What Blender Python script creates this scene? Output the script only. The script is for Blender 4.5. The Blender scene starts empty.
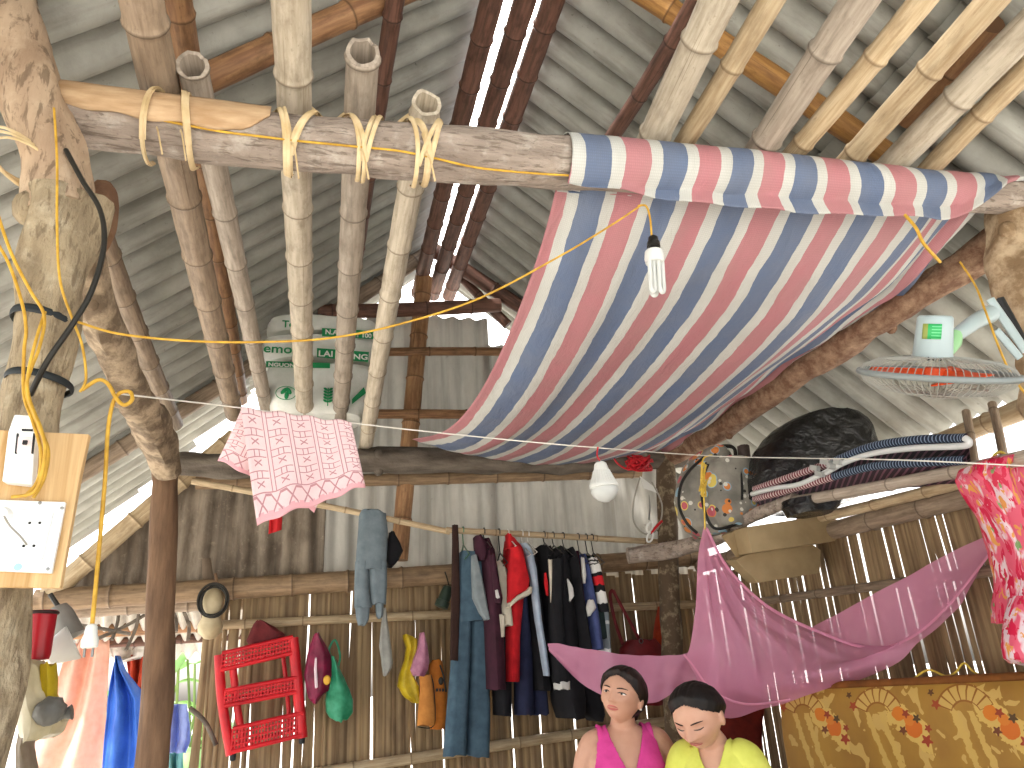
import bpy, bmesh, math, random
from mathutils import Vector, Matrix, Quaternion, noise

R = random.Random(11)
PI = math.pi
V = Vector
scene = bpy.context.scene
COL = scene.collection

# ------------------------------------------------------------------ camera frame
F = 750.0                       # focal length in pixels for a 1024 px wide frame
CZ = 1.30                       # eye height
_u = V((-112, 1884, -750)).normalized()
_d = V((-202, -306, -750))
_d = (_d - _u * _d.dot(_u)).normalized()
_r = _d.cross(_u).normalized()
M3 = Matrix((_r, _d, _u))       # camera axes -> world axes
CAM = V((0, 0, CZ))


def ray(px, py):
    return M3 @ V((px - 512, 384 - py, -F))


def P(px, py, Y=None, X=None, Z=None, n=None, c=None):
    """The point of the place that the photograph shows at a pixel, on the plane Y=, X=, Z= or n.p=c."""
    d = ray(px, py)
    if n is not None:
        t = (c - CAM.dot(n)) / d.dot(n)
    elif Y is not None:
        t = Y / d.y
    elif X is not None:
        t = X / d.x
    else:
        t = (Z - CZ) / d.z
    return CAM + d * t


def proj(p):
    c = M3.transposed() @ (V(p) - CAM)
    return 512 + F * c.x / -c.z, 384 - F * c.y / -c.z


def pxm(p):
    """pixels per metre at a point"""
    c = M3.transposed() @ (V(p) - CAM)
    return F / -c.z


# ------------------------------------------------------------------ object bookkeeping
def tag(o, label, cat, group=None, kind='thing'):
    o['label'] = label
    o['category'] = cat
    o['kind'] = kind
    if group:
        o['group'] = group
    return o


def thing(name, loc, label, cat, group=None):
    o = bpy.data.objects.new(name, None)
    o.empty_display_size = .05
    COL.objects.link(o)
    o.location = V(loc)
    return tag(o, label, cat, group)


def lerp(a, b, t):
    return a + (b - a) * t


def smooth(pts, k=6):
    """Catmull-Rom through pts"""
    pts = [V(p) for p in pts]
    if len(pts) < 3:
        return pts
    out = []
    n = len(pts)
    for i in range(n - 1):
        p0, p1, p2, p3 = pts[max(i - 1, 0)], pts[i], pts[i + 1], pts[min(i + 2, n - 1)]
        for j in range(k):
            t = j / k
            out.append(.5 * ((2 * p1) + (-p0 + p2) * t + (2 * p0 - 5 * p1 + 4 * p2 - p3) * t * t + (-p0 + 3 * p1 - 3 * p2 + p3) * t ** 3))
    out.append(pts[-1])
    return out


class MB:
    def __init__(self):
        self.v, self.f, self.uv, self.m = [], [], [], []

    def face(self, idx, uv=None, m=0):
        self.f.append(tuple(idx))
        self.uv.append(uv or [(0, 0)] * len(idx))
        self.m.append(m)

    def rings(self, rings, vs=None, closed=True, cap0=True, cap1=True, m=0, loop=False):
        """skin consecutive rings of equal length"""
        b = len(self.v)
        n = len(rings[0])
        for r in rings:
            self.v.extend(V(p) for p in r)
        vs = vs or [i / max(1, len(rings) - 1) for i in range(len(rings))]
        k = n if closed else n - 1
        nr = len(rings)
        for i in range(nr - 1 if not loop else nr):
            i2 = (i + 1) % nr
            for j in range(k):
                j2 = (j + 1) % n
                self.face((b + i * n + j, b + i * n + j2, b + i2 * n + j2, b + i2 * n + j),
                          [(j / k, vs[i]), ((j + 1) / k, vs[i]), ((j + 1) / k, vs[i2]), (j / k, vs[i2])], m)
        if closed and not loop:
            if cap0:
                self.face([b + j for j in range(n - 1, -1, -1)], [(0, vs[0])] * n, m)
            if cap1:
                self.face([b + (nr - 1) * n + j for j in range(n)], [(0, vs[-1])] * n, m)

    def tube(self, pts, rad, n=10, m=0, cap=True, sq=1.0, v0=0.0, vscale=1.0, ref=None, wob=0.0, loop=False, seed=0):
        pts = [V(p) for p in pts]
        if not hasattr(rad, '__len__'):
            rad = [rad] * len(pts)
        elif len(rad) != len(pts):
            q, rad = list(rad), []
            for i in range(len(pts)):
                f = i / (len(pts) - 1) * (len(q) - 1)
                j = min(int(f), len(q) - 2)
                rad.append(lerp(q[j], q[j + 1], f - j))
        N = len(pts)
        tang = []
        for i in range(N):
            if loop:
                t = pts[(i + 1) % N] - pts[i - 1]
            else:
                t = pts[min(i + 1, N - 1)] - pts[max(i - 1, 0)]
            tang.append(t.normalized() if t.length > 1e-9 else V((0, 0, 1)))
        a = V(ref) if ref is not None else (V((0, 0, 1)) if abs(tang[0].z) < .9 else V((1, 0, 0)))
        s = (a - tang[0] * a.dot(tang[0])).normalized()
        rings, vs, L = [], [], 0
        for i in range(N):
            t = tang[i]
            if i:
                L += (pts[i] - pts[i - 1]).length
            s = s - t * s.dot(t)
            s = s.normalized() if s.length > 1e-6 else t.orthogonal().normalized()
            q = t.cross(s)
            ring = []
            for j in range(n):
                th = 2 * PI * j / n
                rr = rad[i]
                off = s * math.cos(th) + q * (math.sin(th) * sq)
                if wob:
                    rr *= 1 + wob * noise.noise(pts[i] * 7 + off * 1.3 + V((seed * 7.1, 0, 0)))
                ring.append(pts[i] + off * rr)
            rings.append(ring)
            vs.append(v0 + L * vscale)
        self.rings(rings, vs, cap0=cap, cap1=cap, m=m, loop=loop)

    def box(self, c, s, rot=None, m=0, ax=None):
        c = V(c)
        b = len(self.v)
        Mx = rot or (Matrix(ax).transposed() if ax else Matrix.Identity(3))
        for z in (-.5, .5):
            for y in (-.5, .5):
                for x in (-.5, .5):
                    self.v.append(c + Mx @ V((x * s[0], y * s[1], z * s[2])))
        for q in ((0, 2, 3, 1), (4, 5, 7, 6), (0, 1, 5, 4), (2, 6, 7, 3), (0, 4, 6, 2), (1, 3, 7, 5)):
            self.face([b + i for i in q], [(0, 0), (1, 0), (1, 1), (0, 1)], m)

    def prism(self, poly, ext, m=0):
        """polygon (list of points) extruded by vector ext; uv spans the polygon's box in its own plane"""
        poly = [V(p) for p in poly]
        b = len(self.v)
        n = len(poly)
        e = V(ext)
        self.v.extend(poly)
        self.v.extend(p + e for p in poly)
        ex = (poly[1] - poly[0]).normalized()
        nn = e.normalized()
        ey = nn.cross(ex)
        us = [(p - poly[0]).dot(ex) for p in poly]
        ws = [(p - poly[0]).dot(ey) for p in poly]
        du, dw = max(us) - min(us) or 1, max(ws) - min(ws) or 1
        uv = [((u - min(us)) / du, (w - min(ws)) / dw) for u, w in zip(us, ws)]
        self.face(list(range(n)), uv, m)
        self.face([b_ for b_ in range(2 * n - 1, n - 1, -1)] if b == 0 else [b + i for i in range(2 * n - 1, n - 1, -1)], uv[::-1], m)
        if b:
            self.f[-2] = tuple(b + i for i in range(n))
        for i in range(n):
            j = (i + 1) % n
            self.face((b + i, b + n + i, b + n + j, b + j), [uv[i], uv[i], uv[j], uv[j]], m)

    def grid(self, fn, nu, nv, m=0, uvs=(1, 1), keep=None):
        b = len(self.v)
        for j in range(nv + 1):
            for i in range(nu + 1):
                self.v.append(V(fn(i / nu, j / nv)))
        for j in range(nv):
            for i in range(nu):
                if keep and not keep((i + .5) / nu, (j + .5) / nv):
                    continue
                a = b + j * (nu + 1) + i
                u0, u1, w0, w1 = i / nu * uvs[0], (i + 1) / nu * uvs[0], j / nv * uvs[1], (j + 1) / nv * uvs[1]
                self.face((a, a + 1, a + nu + 2, a + nu + 1), [(u0, w0), (u1, w0), (u1, w1), (u0, w1)], m)

    def ell(self, c, r, nu=16, nv=10, rot=None, m=0, fn=None):
        c = V(c)
        rot = rot or Matrix.Identity(3)
        rings = []
        for j in range(nv + 1):
            ph = -PI / 2 + PI * j / nv
            ph = max(-PI / 2 + .02, min(PI / 2 - .02, ph))
            ring = []
            for i in range(nu):
                th = 2 * PI * i / nu
                n = V((math.cos(ph) * math.cos(th), math.cos(ph) * math.sin(th), math.sin(ph)))
                p = V((n.x * r[0], n.y * r[1], n.z * r[2]))
                if fn:
                    p = fn(p, n)
                ring.append(c + rot @ p)
            rings.append(ring)
        self.rings(rings, m=m)

    def lathe(self, base, axis, prof, n=24, m=0, ref=None, cap0=True, cap1=True):
        """prof = [(distance along axis, radius)]"""
        ax = V(axis).normalized()
        s = V(ref) if ref is not None else ax.orthogonal()
        s = (s - ax * s.dot(ax)).normalized()
        q = ax.cross(s)
        rings = []
        for h, r in prof:
            r = max(r, 1e-5)
            rings.append([V(base) + ax * h + (s * math.cos(2 * PI * j / n) + q * math.sin(2 * PI * j / n)) * r for j in range(n)])
        self.rings(rings, m=m, cap0=cap0, cap1=cap1)

    def build(self, name, mat, parent=None, sm=True, solid=0, bevel=0, label=None, origin=None, subsurf=0):
        me = bpy.data.meshes.new(name)
        if parent is None and origin is None and self.v:
            xs = [p.x for p in self.v]
            ys = [p.y for p in self.v]
            zs = [p.z for p in self.v]
            origin = V(((min(xs) + max(xs)) / 2, (min(ys) + max(ys)) / 2, min(zs)))
        if parent is not None:
            r = parent
            origin = V((0, 0, 0))
            while r is not None:
                origin = origin + r.location
                r = r.parent
        me.from_pydata([p - origin for p in self.v], [], self.f)
        uvl = me.uv_layers.new(name='UVMap')
        k = 0
        data = [0.0] * (2 * sum(len(f) for f in self.f))
        for uv in self.uv:
            for a in uv:
                data[k] = a[0]
                data[k + 1] = a[1]
                k += 2
        uvl.data.foreach_set('uv', data)
        me.polygons.foreach_set('material_index', self.m)
        me.polygons.foreach_set('use_smooth', [sm] * len(self.f))
        for mm in (mat if isinstance(mat, (list, tuple)) else [mat]):
            me.materials.append(mm)
        me.validate()
        me.update()
        o = bpy.data.objects.new(name, me)
        COL.objects.link(o)
        if parent is not None:
            o.parent = parent
        else:
            o.location = origin
        if solid:
            md = o.modifiers.new('solid', 'SOLIDIFY')
            md.thickness = solid
            md.offset = 0
        if bevel:
            md = o.modifiers.new('bevel', 'BEVEL')
            md.width = bevel
            md.segments = 2
            md.limit_method = 'ANGLE'
        if subsurf:
            md = o.modifiers.new('sub', 'SUBSURF')
            md.levels = md.render_levels = subsurf
        if sm and me.polygons:
            try:
                me.set_sharp_from_angle(angle=math.radians(50))
            except Exception:
                pass
        if label:
            o['label'] = label
        return o


def struct(o):
    o['kind'] = 'structure'
    return o


# ------------------------------------------------------------------ procedural materials
class E:
    """a socket with arithmetic"""
    def __init__(self, N, s):
        self.N, self.s = N, s

    def _b(self, op, o, rev=False):
        return self.N.math(op, o, self) if rev else self.N.math(op, self, o)

    def __add__(s, o): return s._b('ADD', o)
    def __radd__(s, o): return s._b('ADD', o, True)
    def __sub__(s, o): return s._b('SUBTRACT', o)
    def __rsub__(s, o): return s._b('SUBTRACT', o, True)
    def __mul__(s, o): return s._b('MULTIPLY', o)
    def __rmul__(s, o): return s._b('MULTIPLY', o, True)
    def __truediv__(s, o): return s._b('DIVIDE', o)
    def lt(s, o): return s._b('LESS_THAN', o)
    def gt(s, o): return s._b('GREATER_THAN', o)
    def mn(s, o): return s._b('MINIMUM', o)
    def mx(s, o): return s._b('MAXIMUM', o)
    def pw(s, o): return s._b('POWER', o)
    def fr(s): return s.N.math('FRACT', s)
    def fl(s): return s.N.math('FLOOR', s)
    def ab(s): return s.N.math('ABSOLUTE', s)
    def sin(s): return s.N.math('SINE', s)
    def sat(s): return s.N.math('MINIMUM', s.N.math('MAXIMUM', s, 0.0), 1.0)
    def ramp(s, a, b): return ((s - a) / (b - a)).sat()


class NT:
    def __init__(self, tree):
        self.t = tree

    def n(self, typ, **kw):
        nd = self.t.nodes.new(typ)
        for k, v in kw.items():
            setattr(nd, k, v)
        return nd

    def put(self, sock, v):
        if isinstance(v, E):
            v = v.s
        if isinstance(v, bpy.types.NodeSocket):
            self.t.links.new(v, sock)
        elif hasattr(v, '__len__'):
            sock.default_value = tuple(v) + ((1,) if len(v) == 3 and len(sock.default_value) == 4 else ())
        else:
            sock.default_value = v

    def math(self, op, a, b=None):
        nd = self.n('ShaderNodeMath', operation=op)
        self.put(nd.inputs[0], a)
        if b is not None:
            self.put(nd.inputs[1], b)
        return E(self, nd.outputs[0])

    def mix(self, f, a, b):
        nd = self.n('ShaderNodeMix', data_type='RGBA')
        self.put(nd.inputs['Factor'], f)
        self.put(nd.inputs[6], a)
        self.put(nd.inputs[7], b)
        return nd.outputs[2]

    def mul(self, a, b, f=1.0):
        nd = self.n('ShaderNodeMix', data_type='RGBA', blend_type='MULTIPLY')
        self.put(nd.inputs['Factor'], f)
        self.put(nd.inputs[6], a)
        self.put(nd.inputs[7], b)
        return nd.outputs[2]

    def uv(self):
        nd = self.n('ShaderNodeTexCoord')
        s = self.n('ShaderNodeSeparateXYZ')
        self.t.links.new(nd.outputs['UV'], s.inputs[0])
        return E(self, s.outputs[0]), E(self, s.outputs[1])

    def ob(self):
        return self.n('ShaderNodeTexCoord').outputs['Object']

    def xyz(self, vec):
        s = self.n('ShaderNodeSeparateXYZ')
        self.t.links.new(vec, s.inputs[0])
        return [E(self, o) for o in s.outputs]

    def comb(self, x, y, z=0.0):
        nd = self.n('ShaderNodeCombineXYZ')
        for i, q in enumerate((x, y, z)):
            self.put(nd.inputs[i], q)
        return nd.outputs[0]

    def map(self, vec, sc, rot=(0, 0, 0)):
        nd = self.n('ShaderNodeMapping')
        self.t.links.new(vec, nd.inputs[0])
        nd.inputs['Scale'].default_value = sc
        nd.inputs['Rotation'].default_value = rot
        return nd.outputs[0]

    def noise(self, vec, sc, det=4, rough=.55, dist=0):
        nd = self.n('ShaderNodeTexNoise')
        self.put(nd.inputs['Vector'], vec)
        nd.inputs['Scale'].default_value = sc
        nd.inputs['Detail'].default_value = det
        nd.inputs['Roughness'].default_value = rough
        nd.inputs['Distortion'].default_value = dist
        return E(self, nd.outputs[0])

    def voro(self, vec, sc, feature='F1', rnd=1.0):
        nd = self.n('ShaderNodeTexVoronoi', feature=feature)
        self.put(nd.inputs['Vector'], vec)
        nd.inputs['Scale'].default_value = sc
        nd.inputs['Randomness'].default_value = rnd
        return E(self, nd.outputs['Distance']), nd.outputs['Color']

    def rnd(self):
        return E(self, self.n('ShaderNodeObjectInfo').outputs['Random'])


def srgb(h):
    if isinstance(h, str):
        h = [int(h[i:i + 2], 16) / 255 for i in (0, 2, 4)]
    return tuple((c / 12.92 if c <= .04045 else ((c + .055) / 1.055) ** 2.4) for c in h)


MATS = {}


def mat(name, fn, rough=.75, bump=None, spec=.3, metal=0.0, trans=0.0, bstr=.3, bdist=.01, alpha=None, tl=0.0, tlc=None, sheen=0):
    """fn(N) -> colour; bump(N) -> height; tl = share of translucent light through cloth"""
    if name in MATS:
        return MATS[name]
    m = bpy.data.materials.new(name)
    m.use_nodes = True
    t = m.node_tree
    N = NT(t)
    b = t.nodes['Principled BSDF']
    c = fn(N) if callable(fn) else srgb(fn)
    N.put(b.inputs['Base Color'], c)
    N.put(b.inputs['Roughness'], rough)
    b.inputs['Specular IOR Level'].default_value = spec
    b.inputs['Metallic'].default_value = metal
    b.inputs['Transmission Weight'].default_value = trans
    if bump:
        bn = N.n('ShaderNodeBump')
        bn.inputs['Strength'].default_value = bstr
        bn.inputs['Distance'].default_value = bdist
        N.put(bn.inputs['Height'], bump(N))
        t.links.new(bn.outputs[0], b.inputs['Normal'])
    outp = t.nodes['Material Output']
    surf = b.outputs[0]
    if tl:
        tr = N.n('ShaderNodeBsdfTranslucent')
        N.put(tr.inputs[0], tlc if tlc is not None else c)
        mx = N.n('ShaderNodeMixShader')
        mx.inputs[0].default_value = tl
        t.links.new(surf, mx.inputs[1])
        t.links.new(tr.outputs[0], mx.inputs[2])
        surf = mx.outputs[0]
    if alpha is not None:
        tp = N.n('ShaderNodeBsdfTransparent')
        mx = N.n('ShaderNodeMixShader')
        N.put(mx.inputs[0], alpha(N) if callable(alpha) else alpha)
        t.links.new(tp.outputs[0], mx.inputs[1])
        t.links.new(surf, mx.inputs[2])
        surf = mx.outputs[0]
    t.links.new(surf, outp.inputs[0])
    MATS[name] = m
    return m


def two(c1, c2, sc=8, det=5, stretch=(1, 1, 1), lo=.35, hi=.65, rv=0.0):
    def fn(N):
        f = N.noise(N.map(N.ob(), stretch), sc, det).ramp(lo, hi)
        c = N.mix(f, srgb(c1), srgb(c2))
        if rv:
            k = N.rnd() * rv + (1 - rv / 2)
            c = N.mul(c, N.comb(k, k, k))
        return c
    return fn


def nb(sc=40, det=6, stretch=(1, 1, 1)):
    return lambda N: N.noise(N.map(N.ob(), stretch), sc, det)


def bamboo(name, c1, c2, ring, speck=.5):
    def fn(N):
        u, v = N.uv()
        st = N.noise(N.comb(u * 9, v * .9, N.rnd() * 20), 2.2, 5)
        c = N.mix(st.ramp(.35, .65), srgb(c1), srgb(c2))
        bl = N.noise(N.comb(u * 3, v * 1.3, N.rnd() * 31), 2.0, 6, .65)
        c = N.mix(bl.ramp(.50, .70) * speck, c, srgb(ring))
        fine = N.noise(N.comb(u * 40, v * 3, N.rnd() * 9), 3, 4)
        c = N.mix(fine.ramp(.6, .8) * .35, c, srgb(ring))
        d = ((v + .5).fr() - .5).ab()
        c = N.mix((1 - d.ramp(.005, .020)) * .7, c, srgb(ring))
        cr = N.noise(N.comb(u * 22, v * .3, N.rnd() * 13), 1.5, 2)
        c = N.mix(cr.ramp(.66, .70) * .55, c, srgb(ring))
        sp = N.noise(N.comb(u * 12, v * 6, N.rnd() * 17), 2.5, 5, .7)
        c = N.mix(sp.ramp(.60, .72) * .45, c, srgb(ring))
        k = N.rnd() * .24 + .88
        return N.mul(c, N.comb(k, k, k))
    return mat(name, fn, .6, lambda N: (lambda uv: N.noise(N.comb(uv[0] * 30, uv[1] * 3, 0.0), 3, 5))(N.uv()), bstr=.25, bdist=.004)


B_PALE = bamboo('bamboo pale', 'C2B7A4', 'A69A86', '6B5C4A')
B_TAN = bamboo('bamboo tan', 'C2AF8F', 'A68F6E', '6F583E')
B_GREY = bamboo('bamboo grey', 'B5A898', '94887A', '5F5346')
B_WARM = bamboo('bamboo warm', '9E8B76', '7D6C5A', '4E3F31')
B_BROWN = bamboo('bamboo brown', 'A07A56', '7E5A40', '46321F', .6)
B_DARK = bamboo('bamboo dark', '775446', '573E32', '2E201A', .6)
B_BEAM = bamboo('bamboo beam', '927A5E', '735D46', '453528', .5)
def barkcol(c1, c2, pale, dark, st):
    def fn(N):
        p = N.ob()
        c = N.mix(N.noise(N.map(p, st), 6, 7).ramp(.35, .68), srgb(c1), srgb(c2))
        c = N.mix(N.noise(p, 13, 8, .65).ramp(.52, .72) * .7, c, srgb(pale))
        q = N.map(p, tuple(k * 1.6 for k in st))
        c = N.mix(N.noise(q, 11, 6, .6, .5).ramp(.54, .62) * .65, c, srgb(dark))
        return N.mix(N.noise(p, 55, 5, .7).ramp(.60, .70) * .5, c, srgb(dark))
    return fn


BARK = mat('bark', barkcol('A5978A', '82756A', 'C6BEB2', '5B4F44', (.7, 4, 4)), .9, nb(30, 8, (.6, 2.4, 2.4)), bstr=1, bdist=.015)
BARKV = mat('bark upright', barkcol('A39377', '7D6E58', 'C4B89E', '5F503E', (3, 3, .8)), .9, nb(26, 8, (2, 2, .8)), bstr=1, bdist=.015)
PEEL = mat('peeled wood', barkcol('B39C82', '957D66', 'C2AE94', '554434', (2.4, 2.4, .7)), .75, nb(20, 6, (3, 3, .6)), bstr=.5)
CUT = mat('cut wood', two('C2A582', 'A68663', 9, 5, (1, 4, 4)), .75, nb(40, 4, (.5, 3, 3)))
DARKLOG = mat('dark log', two('6E655A', '453D35', 8, 8, (.5, 2, 2)), .9, nb(24, 8), bstr=.9, bdist=.012)
BROWNLOG = mat('brown log', two('7A5C44', '5A3F2D', 7, 7, (1, 1, 1)), .85, nb(22, 8), bstr=.8, bdist=.012)
POSTD = mat('dark post', two('7A5F48', '5A4433', 7, 7, (3, 3, .6)), .85, nb(20, 7, (3, 3, .5)), bstr=.6)
# ------------------------------------------------------------------ poles and logs
def bamboo_pts(A, B, r0, r1, L=.32, bend=.012, seed=0):
    A, B = V(A), V(B)
    rr = random.Random(seed)
    D = B - A
    T = D.length
    t = D.normalized()
    s = t.orthogonal().normalized()
    q = t.cross(s)
    bx, by = rr.uniform(-bend, bend), rr.uniform(-bend, bend)
    off = rr.random() * L
    ds = {0.0, T}
    k = off
    while k < T:
        for e in (-.022, -.010, -.004, 0, .004, .010, .022, L * .5):
            if 0 < k + e < T:
                ds.add(k + e)
        k += L
    pts, rad = [], []
    for x in sorted(ds):
        f = x / T
        dn = abs(((x - off + L / 2) % L) - L / 2)
        r = lerp(r0, r1, f) * (1 + .10 * math.exp(-(dn / .008) ** 2) - .03 * math.exp(-((dn - .02) / .012) ** 2))
        w = math.sin(PI * f)
        pts.append(A + D * f + s * bx * w + q * by * w)
        rad.append(r)
    return pts, rad, off, L


def bamboo_pole(A, B, r0, r1, m, label, cat='bamboo pole', group=None, L=.32, hollow=False, name='bamboo_pole', seed=None, bend=.012, n=14, parent=None):
    seed = R.random() if seed is None else seed
    pts, rad, off, L = bamboo_pts(A, B, r0, r1, L, bend, seed)
    b = MB()
    b.tube(pts, rad, n, vscale=1 / L, v0=-off / L, cap=not hollow)
    if hollow:                      # open end at A: the wall's cut rim, then the bore with its membrane
        t = (pts[1] - pts[0]).normalized()
        base = pts[0]
        rr = random.Random(seed)
        ring0 = [p for p in b.v[:n]]
        jag = [rr.uniform(-.5, .5) * .012 for _ in range(n)]
        for j in range(n):
            b.v[j] = b.v[j] - t * (jag[j] + .01 * math.cos(2 * PI * j / n))
        r1_ = [base + (b.v[j] - base) * .76 for j in range(n)]
        r2_ = [base + (ring0[j] - base) * .72 + t * .09 for j in range(n)]
        b.rings([[b.v[j] for j in range(n)], r1_, r2_], [.3, .3, .45], cap0=False, cap1=True)
        b.face([len(b.v) - 1] * 0 or list(range(len(pts) * n - n, len(pts) * n)), [(0, 0)] * n)
    o = b.build(name, m, parent)
    if parent is None:
        tag(o, label, cat, group)
    return o


def log(pts, rad, m, name, label, cat, n=16, wob=.25, k=6, parent=None, knots=0, seed=1, extra=None):
    b = MB()
    sp = smooth(pts, k)
    rs = []
    N = len(pts)
    for i in range(len(sp)):
        f = i / (len(sp) - 1) * (N - 1)
        j = min(int(f), N - 2)
        rs.append(lerp(rad[j], rad[j + 1], f - j) if hasattr(rad, '__len__') else rad)
    b.tube(sp, rs, n, wob=wob, seed=seed)
    rr = random.Random(seed)
    for _ in range(knots):
        i = rr.randrange(1, len(sp) - 1)
        a = rr.random() * 2 * PI
        t = (sp[i + 1] - sp[i - 1]).normalized()
        s = t.orthogonal().normalized()
        s = (Quaternion(t, a) @ s)
        b.ell(sp[i] + s * rs[i] * .85, (rs[i] * .4, rs[i] * .4, rs[i] * .5), 10, 6)
    if extra:
        extra(b)
    o = b.build(name, m, parent)
    if parent is None:
        tag(o, label, cat)
    return o


# ------------------------------------------------------------------ planes of the house (heights are absolute)
YB, YL, YW = 1.8, 4.25, 4.8        # front cross log, back log, back wall
XR = 2.6                           # right wall
WT = 1.93                          # top of the slatted walls
RX, RZ = .787, CZ + 2.98           # ridge
SL, SR = .80, .80                 # slopes of the two roof sides


def roofz(x):
    return RZ - SL * (RX - x) if x < RX else RZ - SR * (x - RX)


# ground and floor
EARTH = mat('packed earth', two('D2CABC', 'B8AFA0', 3, 8), .95, nb(15, 8), bstr=.4)
GROUND = mat('pale dusty ground', two('D2CEC6', 'BDB8AE', 1.5, 8), .95, nb(10, 8), bstr=.4)
b = MB()
b.grid(lambda u, v: V((lerp(-150, 150, u), lerp(-100, 200, v), -.02 + .008 * noise.noise(V((u * 20, v * 20, 0))))), 40, 40)
struct(b.build('ground', GROUND))
b = MB()
b.box((.75, 2.2, -.01), (4.3, 5.6, .1))
struct(b.build('floor', EARTH))

# roof: two corrugated fibre-cement slopes, each of two overlapping rows of sheets
def roof_col(N):
    p = N.ob()
    a = N.noise(N.map(p, (1, 1, 1)), 5, 8, .6)
    c = N.mix(a.ramp(.35, .7), srgb('ADACA3'), srgb('8F8E85'))
    s = N.noise(N.map(p, (.8, 7, .8)), 3, 6, .6)
    c = N.mix(s.ramp(.5, .72) * .55, c, srgb('625C54'))
    d = N.noise(p, 28, 6, .7)
    c = N.mix(d.ramp(.64, .75) * .7, c, srgb('4D453C'))
    l = N.noise(p, 2.2, 5)
    return N.mix(l.ramp(.5, .75) * .5, c, srgb('A3A598'))


ROOF = mat('fibre cement', roof_col, .9, nb(45, 7), bstr=.35, bdist=.004)
PITCH = .16


def roof_side(name, sgn, s_end, y0, y1):
    y0 = round(y0 / PITCH) * PITCH
    sl = SL if sgn < 0 else SR
    ux = V((sgn, 0, -sl)).normalized()
    nrm = V((sgn * sl, 0, 1)).normalized()
    b = MB()
    ny = int(6.6 / PITCH) * 10
    rs = .10 if sgn > 0 else .07
    ridge = V((RX + sgn * rs, 0, RZ - rs * sl))
    rows = [(0, s_end * .52, .022), (s_end * .49, s_end, 0)]
    for (a0, a1, up) in rows:
        def fn(u, v, a0=a0, a1=a1, up=up):
            s = lerp(a0, a1, v)
            y = y0 + u * ny * PITCH / 10
            h = .055 - .085 * abs(math.sin(PI * y / PITCH)) ** .7 + up + .05
            j = .012 * noise.noise(V((math.floor(y / (PITCH * 6)) * 3.3, a0 * 5, sgn)))
            return ridge + V((0, y, 0)) + ux * (s + (j if v > .5 else 0)) + nrm * (h + j * .6)
        b.grid(fn, ny, 10, uvs=(1, 1), keep=lambda u, v, a0=a0, a1=a1: y0 + u * ny * PITCH / 10 < (y1(lerp(a0, a1, v)) if callable(y1) else y1))
    o = b.build(name, ROOF, solid=.007)
    return struct(o)


roof_side('roof_left', -1, 3.1, -.5, lambda s: 5.15 + max(0, s - 1.2) * .42)
roof_side('roof_right', 1, 2.92, -.5, lambda s: 5.15 + max(0, s - 1.6) * .5)

# ------------------------------------------------------------------ back wall: slats below, corrugated sheets above
def slat_col(N):
    u, v = N.uv()
    p = N.ob()
    st = N.noise(N.map(p, (26, 26, .7)), 1.5, 5)
    c = N.mix(st.ramp(.38, .62), srgb('978160'), srgb('715B42'))
    bl = N.noise(N.map(p, (3, 3, 1)), 2.2, 6)
    c = N.mix(bl.ramp(.5, .72) * .7, c, srgb('483A2B'))
    pl = N.noise(N.map(p, (12, 12, .5)), 1.1, 4)
    return N.mix(pl.ramp(.58, .7) * .5, c, srgb('9C8560'))


SLAT = mat('split bamboo', slat_col, .7, nb(30, 6, (6, 6, .6)), bstr=.3, bdist=.004)


def slat_wall(name, origin, ex, L, z0, z1, seed, wmean=.050, pg=.35, gmax=.012, nrm=None):
    """flattened bamboo strips side by side, cracks of daylight between some of them"""
    rr = random.Random(seed)
    b = MB()
    ex = V(ex).normalized()
    nz = nrm
    x = 0.0
    K = 7
    prev = [0.0] * (K + 1)
    while x < L:
        w = (wmean(x) if callable(wmean) else wmean) * rr.uniform(.55, 1.5)
        crack = [0.0] * (K + 1)
        if rr.random() < (pg(x) if callable(pg) else pg):
            a, g = rr.random(), rr.uniform(.25, 1) * gmax
            le = rr.uniform(.12, .45)
            for k in range(K + 1):
                f = k / K
                crack[k] = g * max(0, 1 - ((f - a) / le) ** 2)
        right = [x + w + rr.uniform(-.003, .003) for _ in range(K + 1)]
        lft = [prev[k] + crack[k] - (.004 if crack[k] <= 0 else 0) for k in range(K + 1)]
        dep = rr.uniform(-.006, .006)
        rings = []
        zz0, zz1 = z0 - rr.uniform(0, .02), z1 + rr.uniform(-.02, .03)
        for k in range(K + 1):
            z = lerp(zz0, zz1, k / K)
            a, c_ = lft[k], right[k]
            bow = .006 + .003 * math.sin(k * 2 + x * 9)
            o = origin + V((0, 0, z))
            ring = []
            for s, h in ((0, 0), (.25, .75), (.5, 1), (.75, .75), (1, 0), (.5, -.35)):
                ring.append(o + ex * lerp(a, c_, s) + nz * (bow * h + dep))
            rings.append(ring)
        b.rings(rings)
        prev = right
        x += w
    return struct(b.build(name, SLAT))


slat_wall('wall_back', V((-.62, YW, 0)), (1, 0, 0), 3.22, .0, WT, 5, nrm=V((0, -1, 0)), wmean=.046, pg=lambda x: .95 if x < .65 else .5, gmax=.016)
slat_wall('wall_right', V((XR, YW, 0)), (0, -1, 0), 4.0, .0, WT - .02, 9, nrm=V((-1, 0, 0)), pg=.5, gmax=.017)


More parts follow.
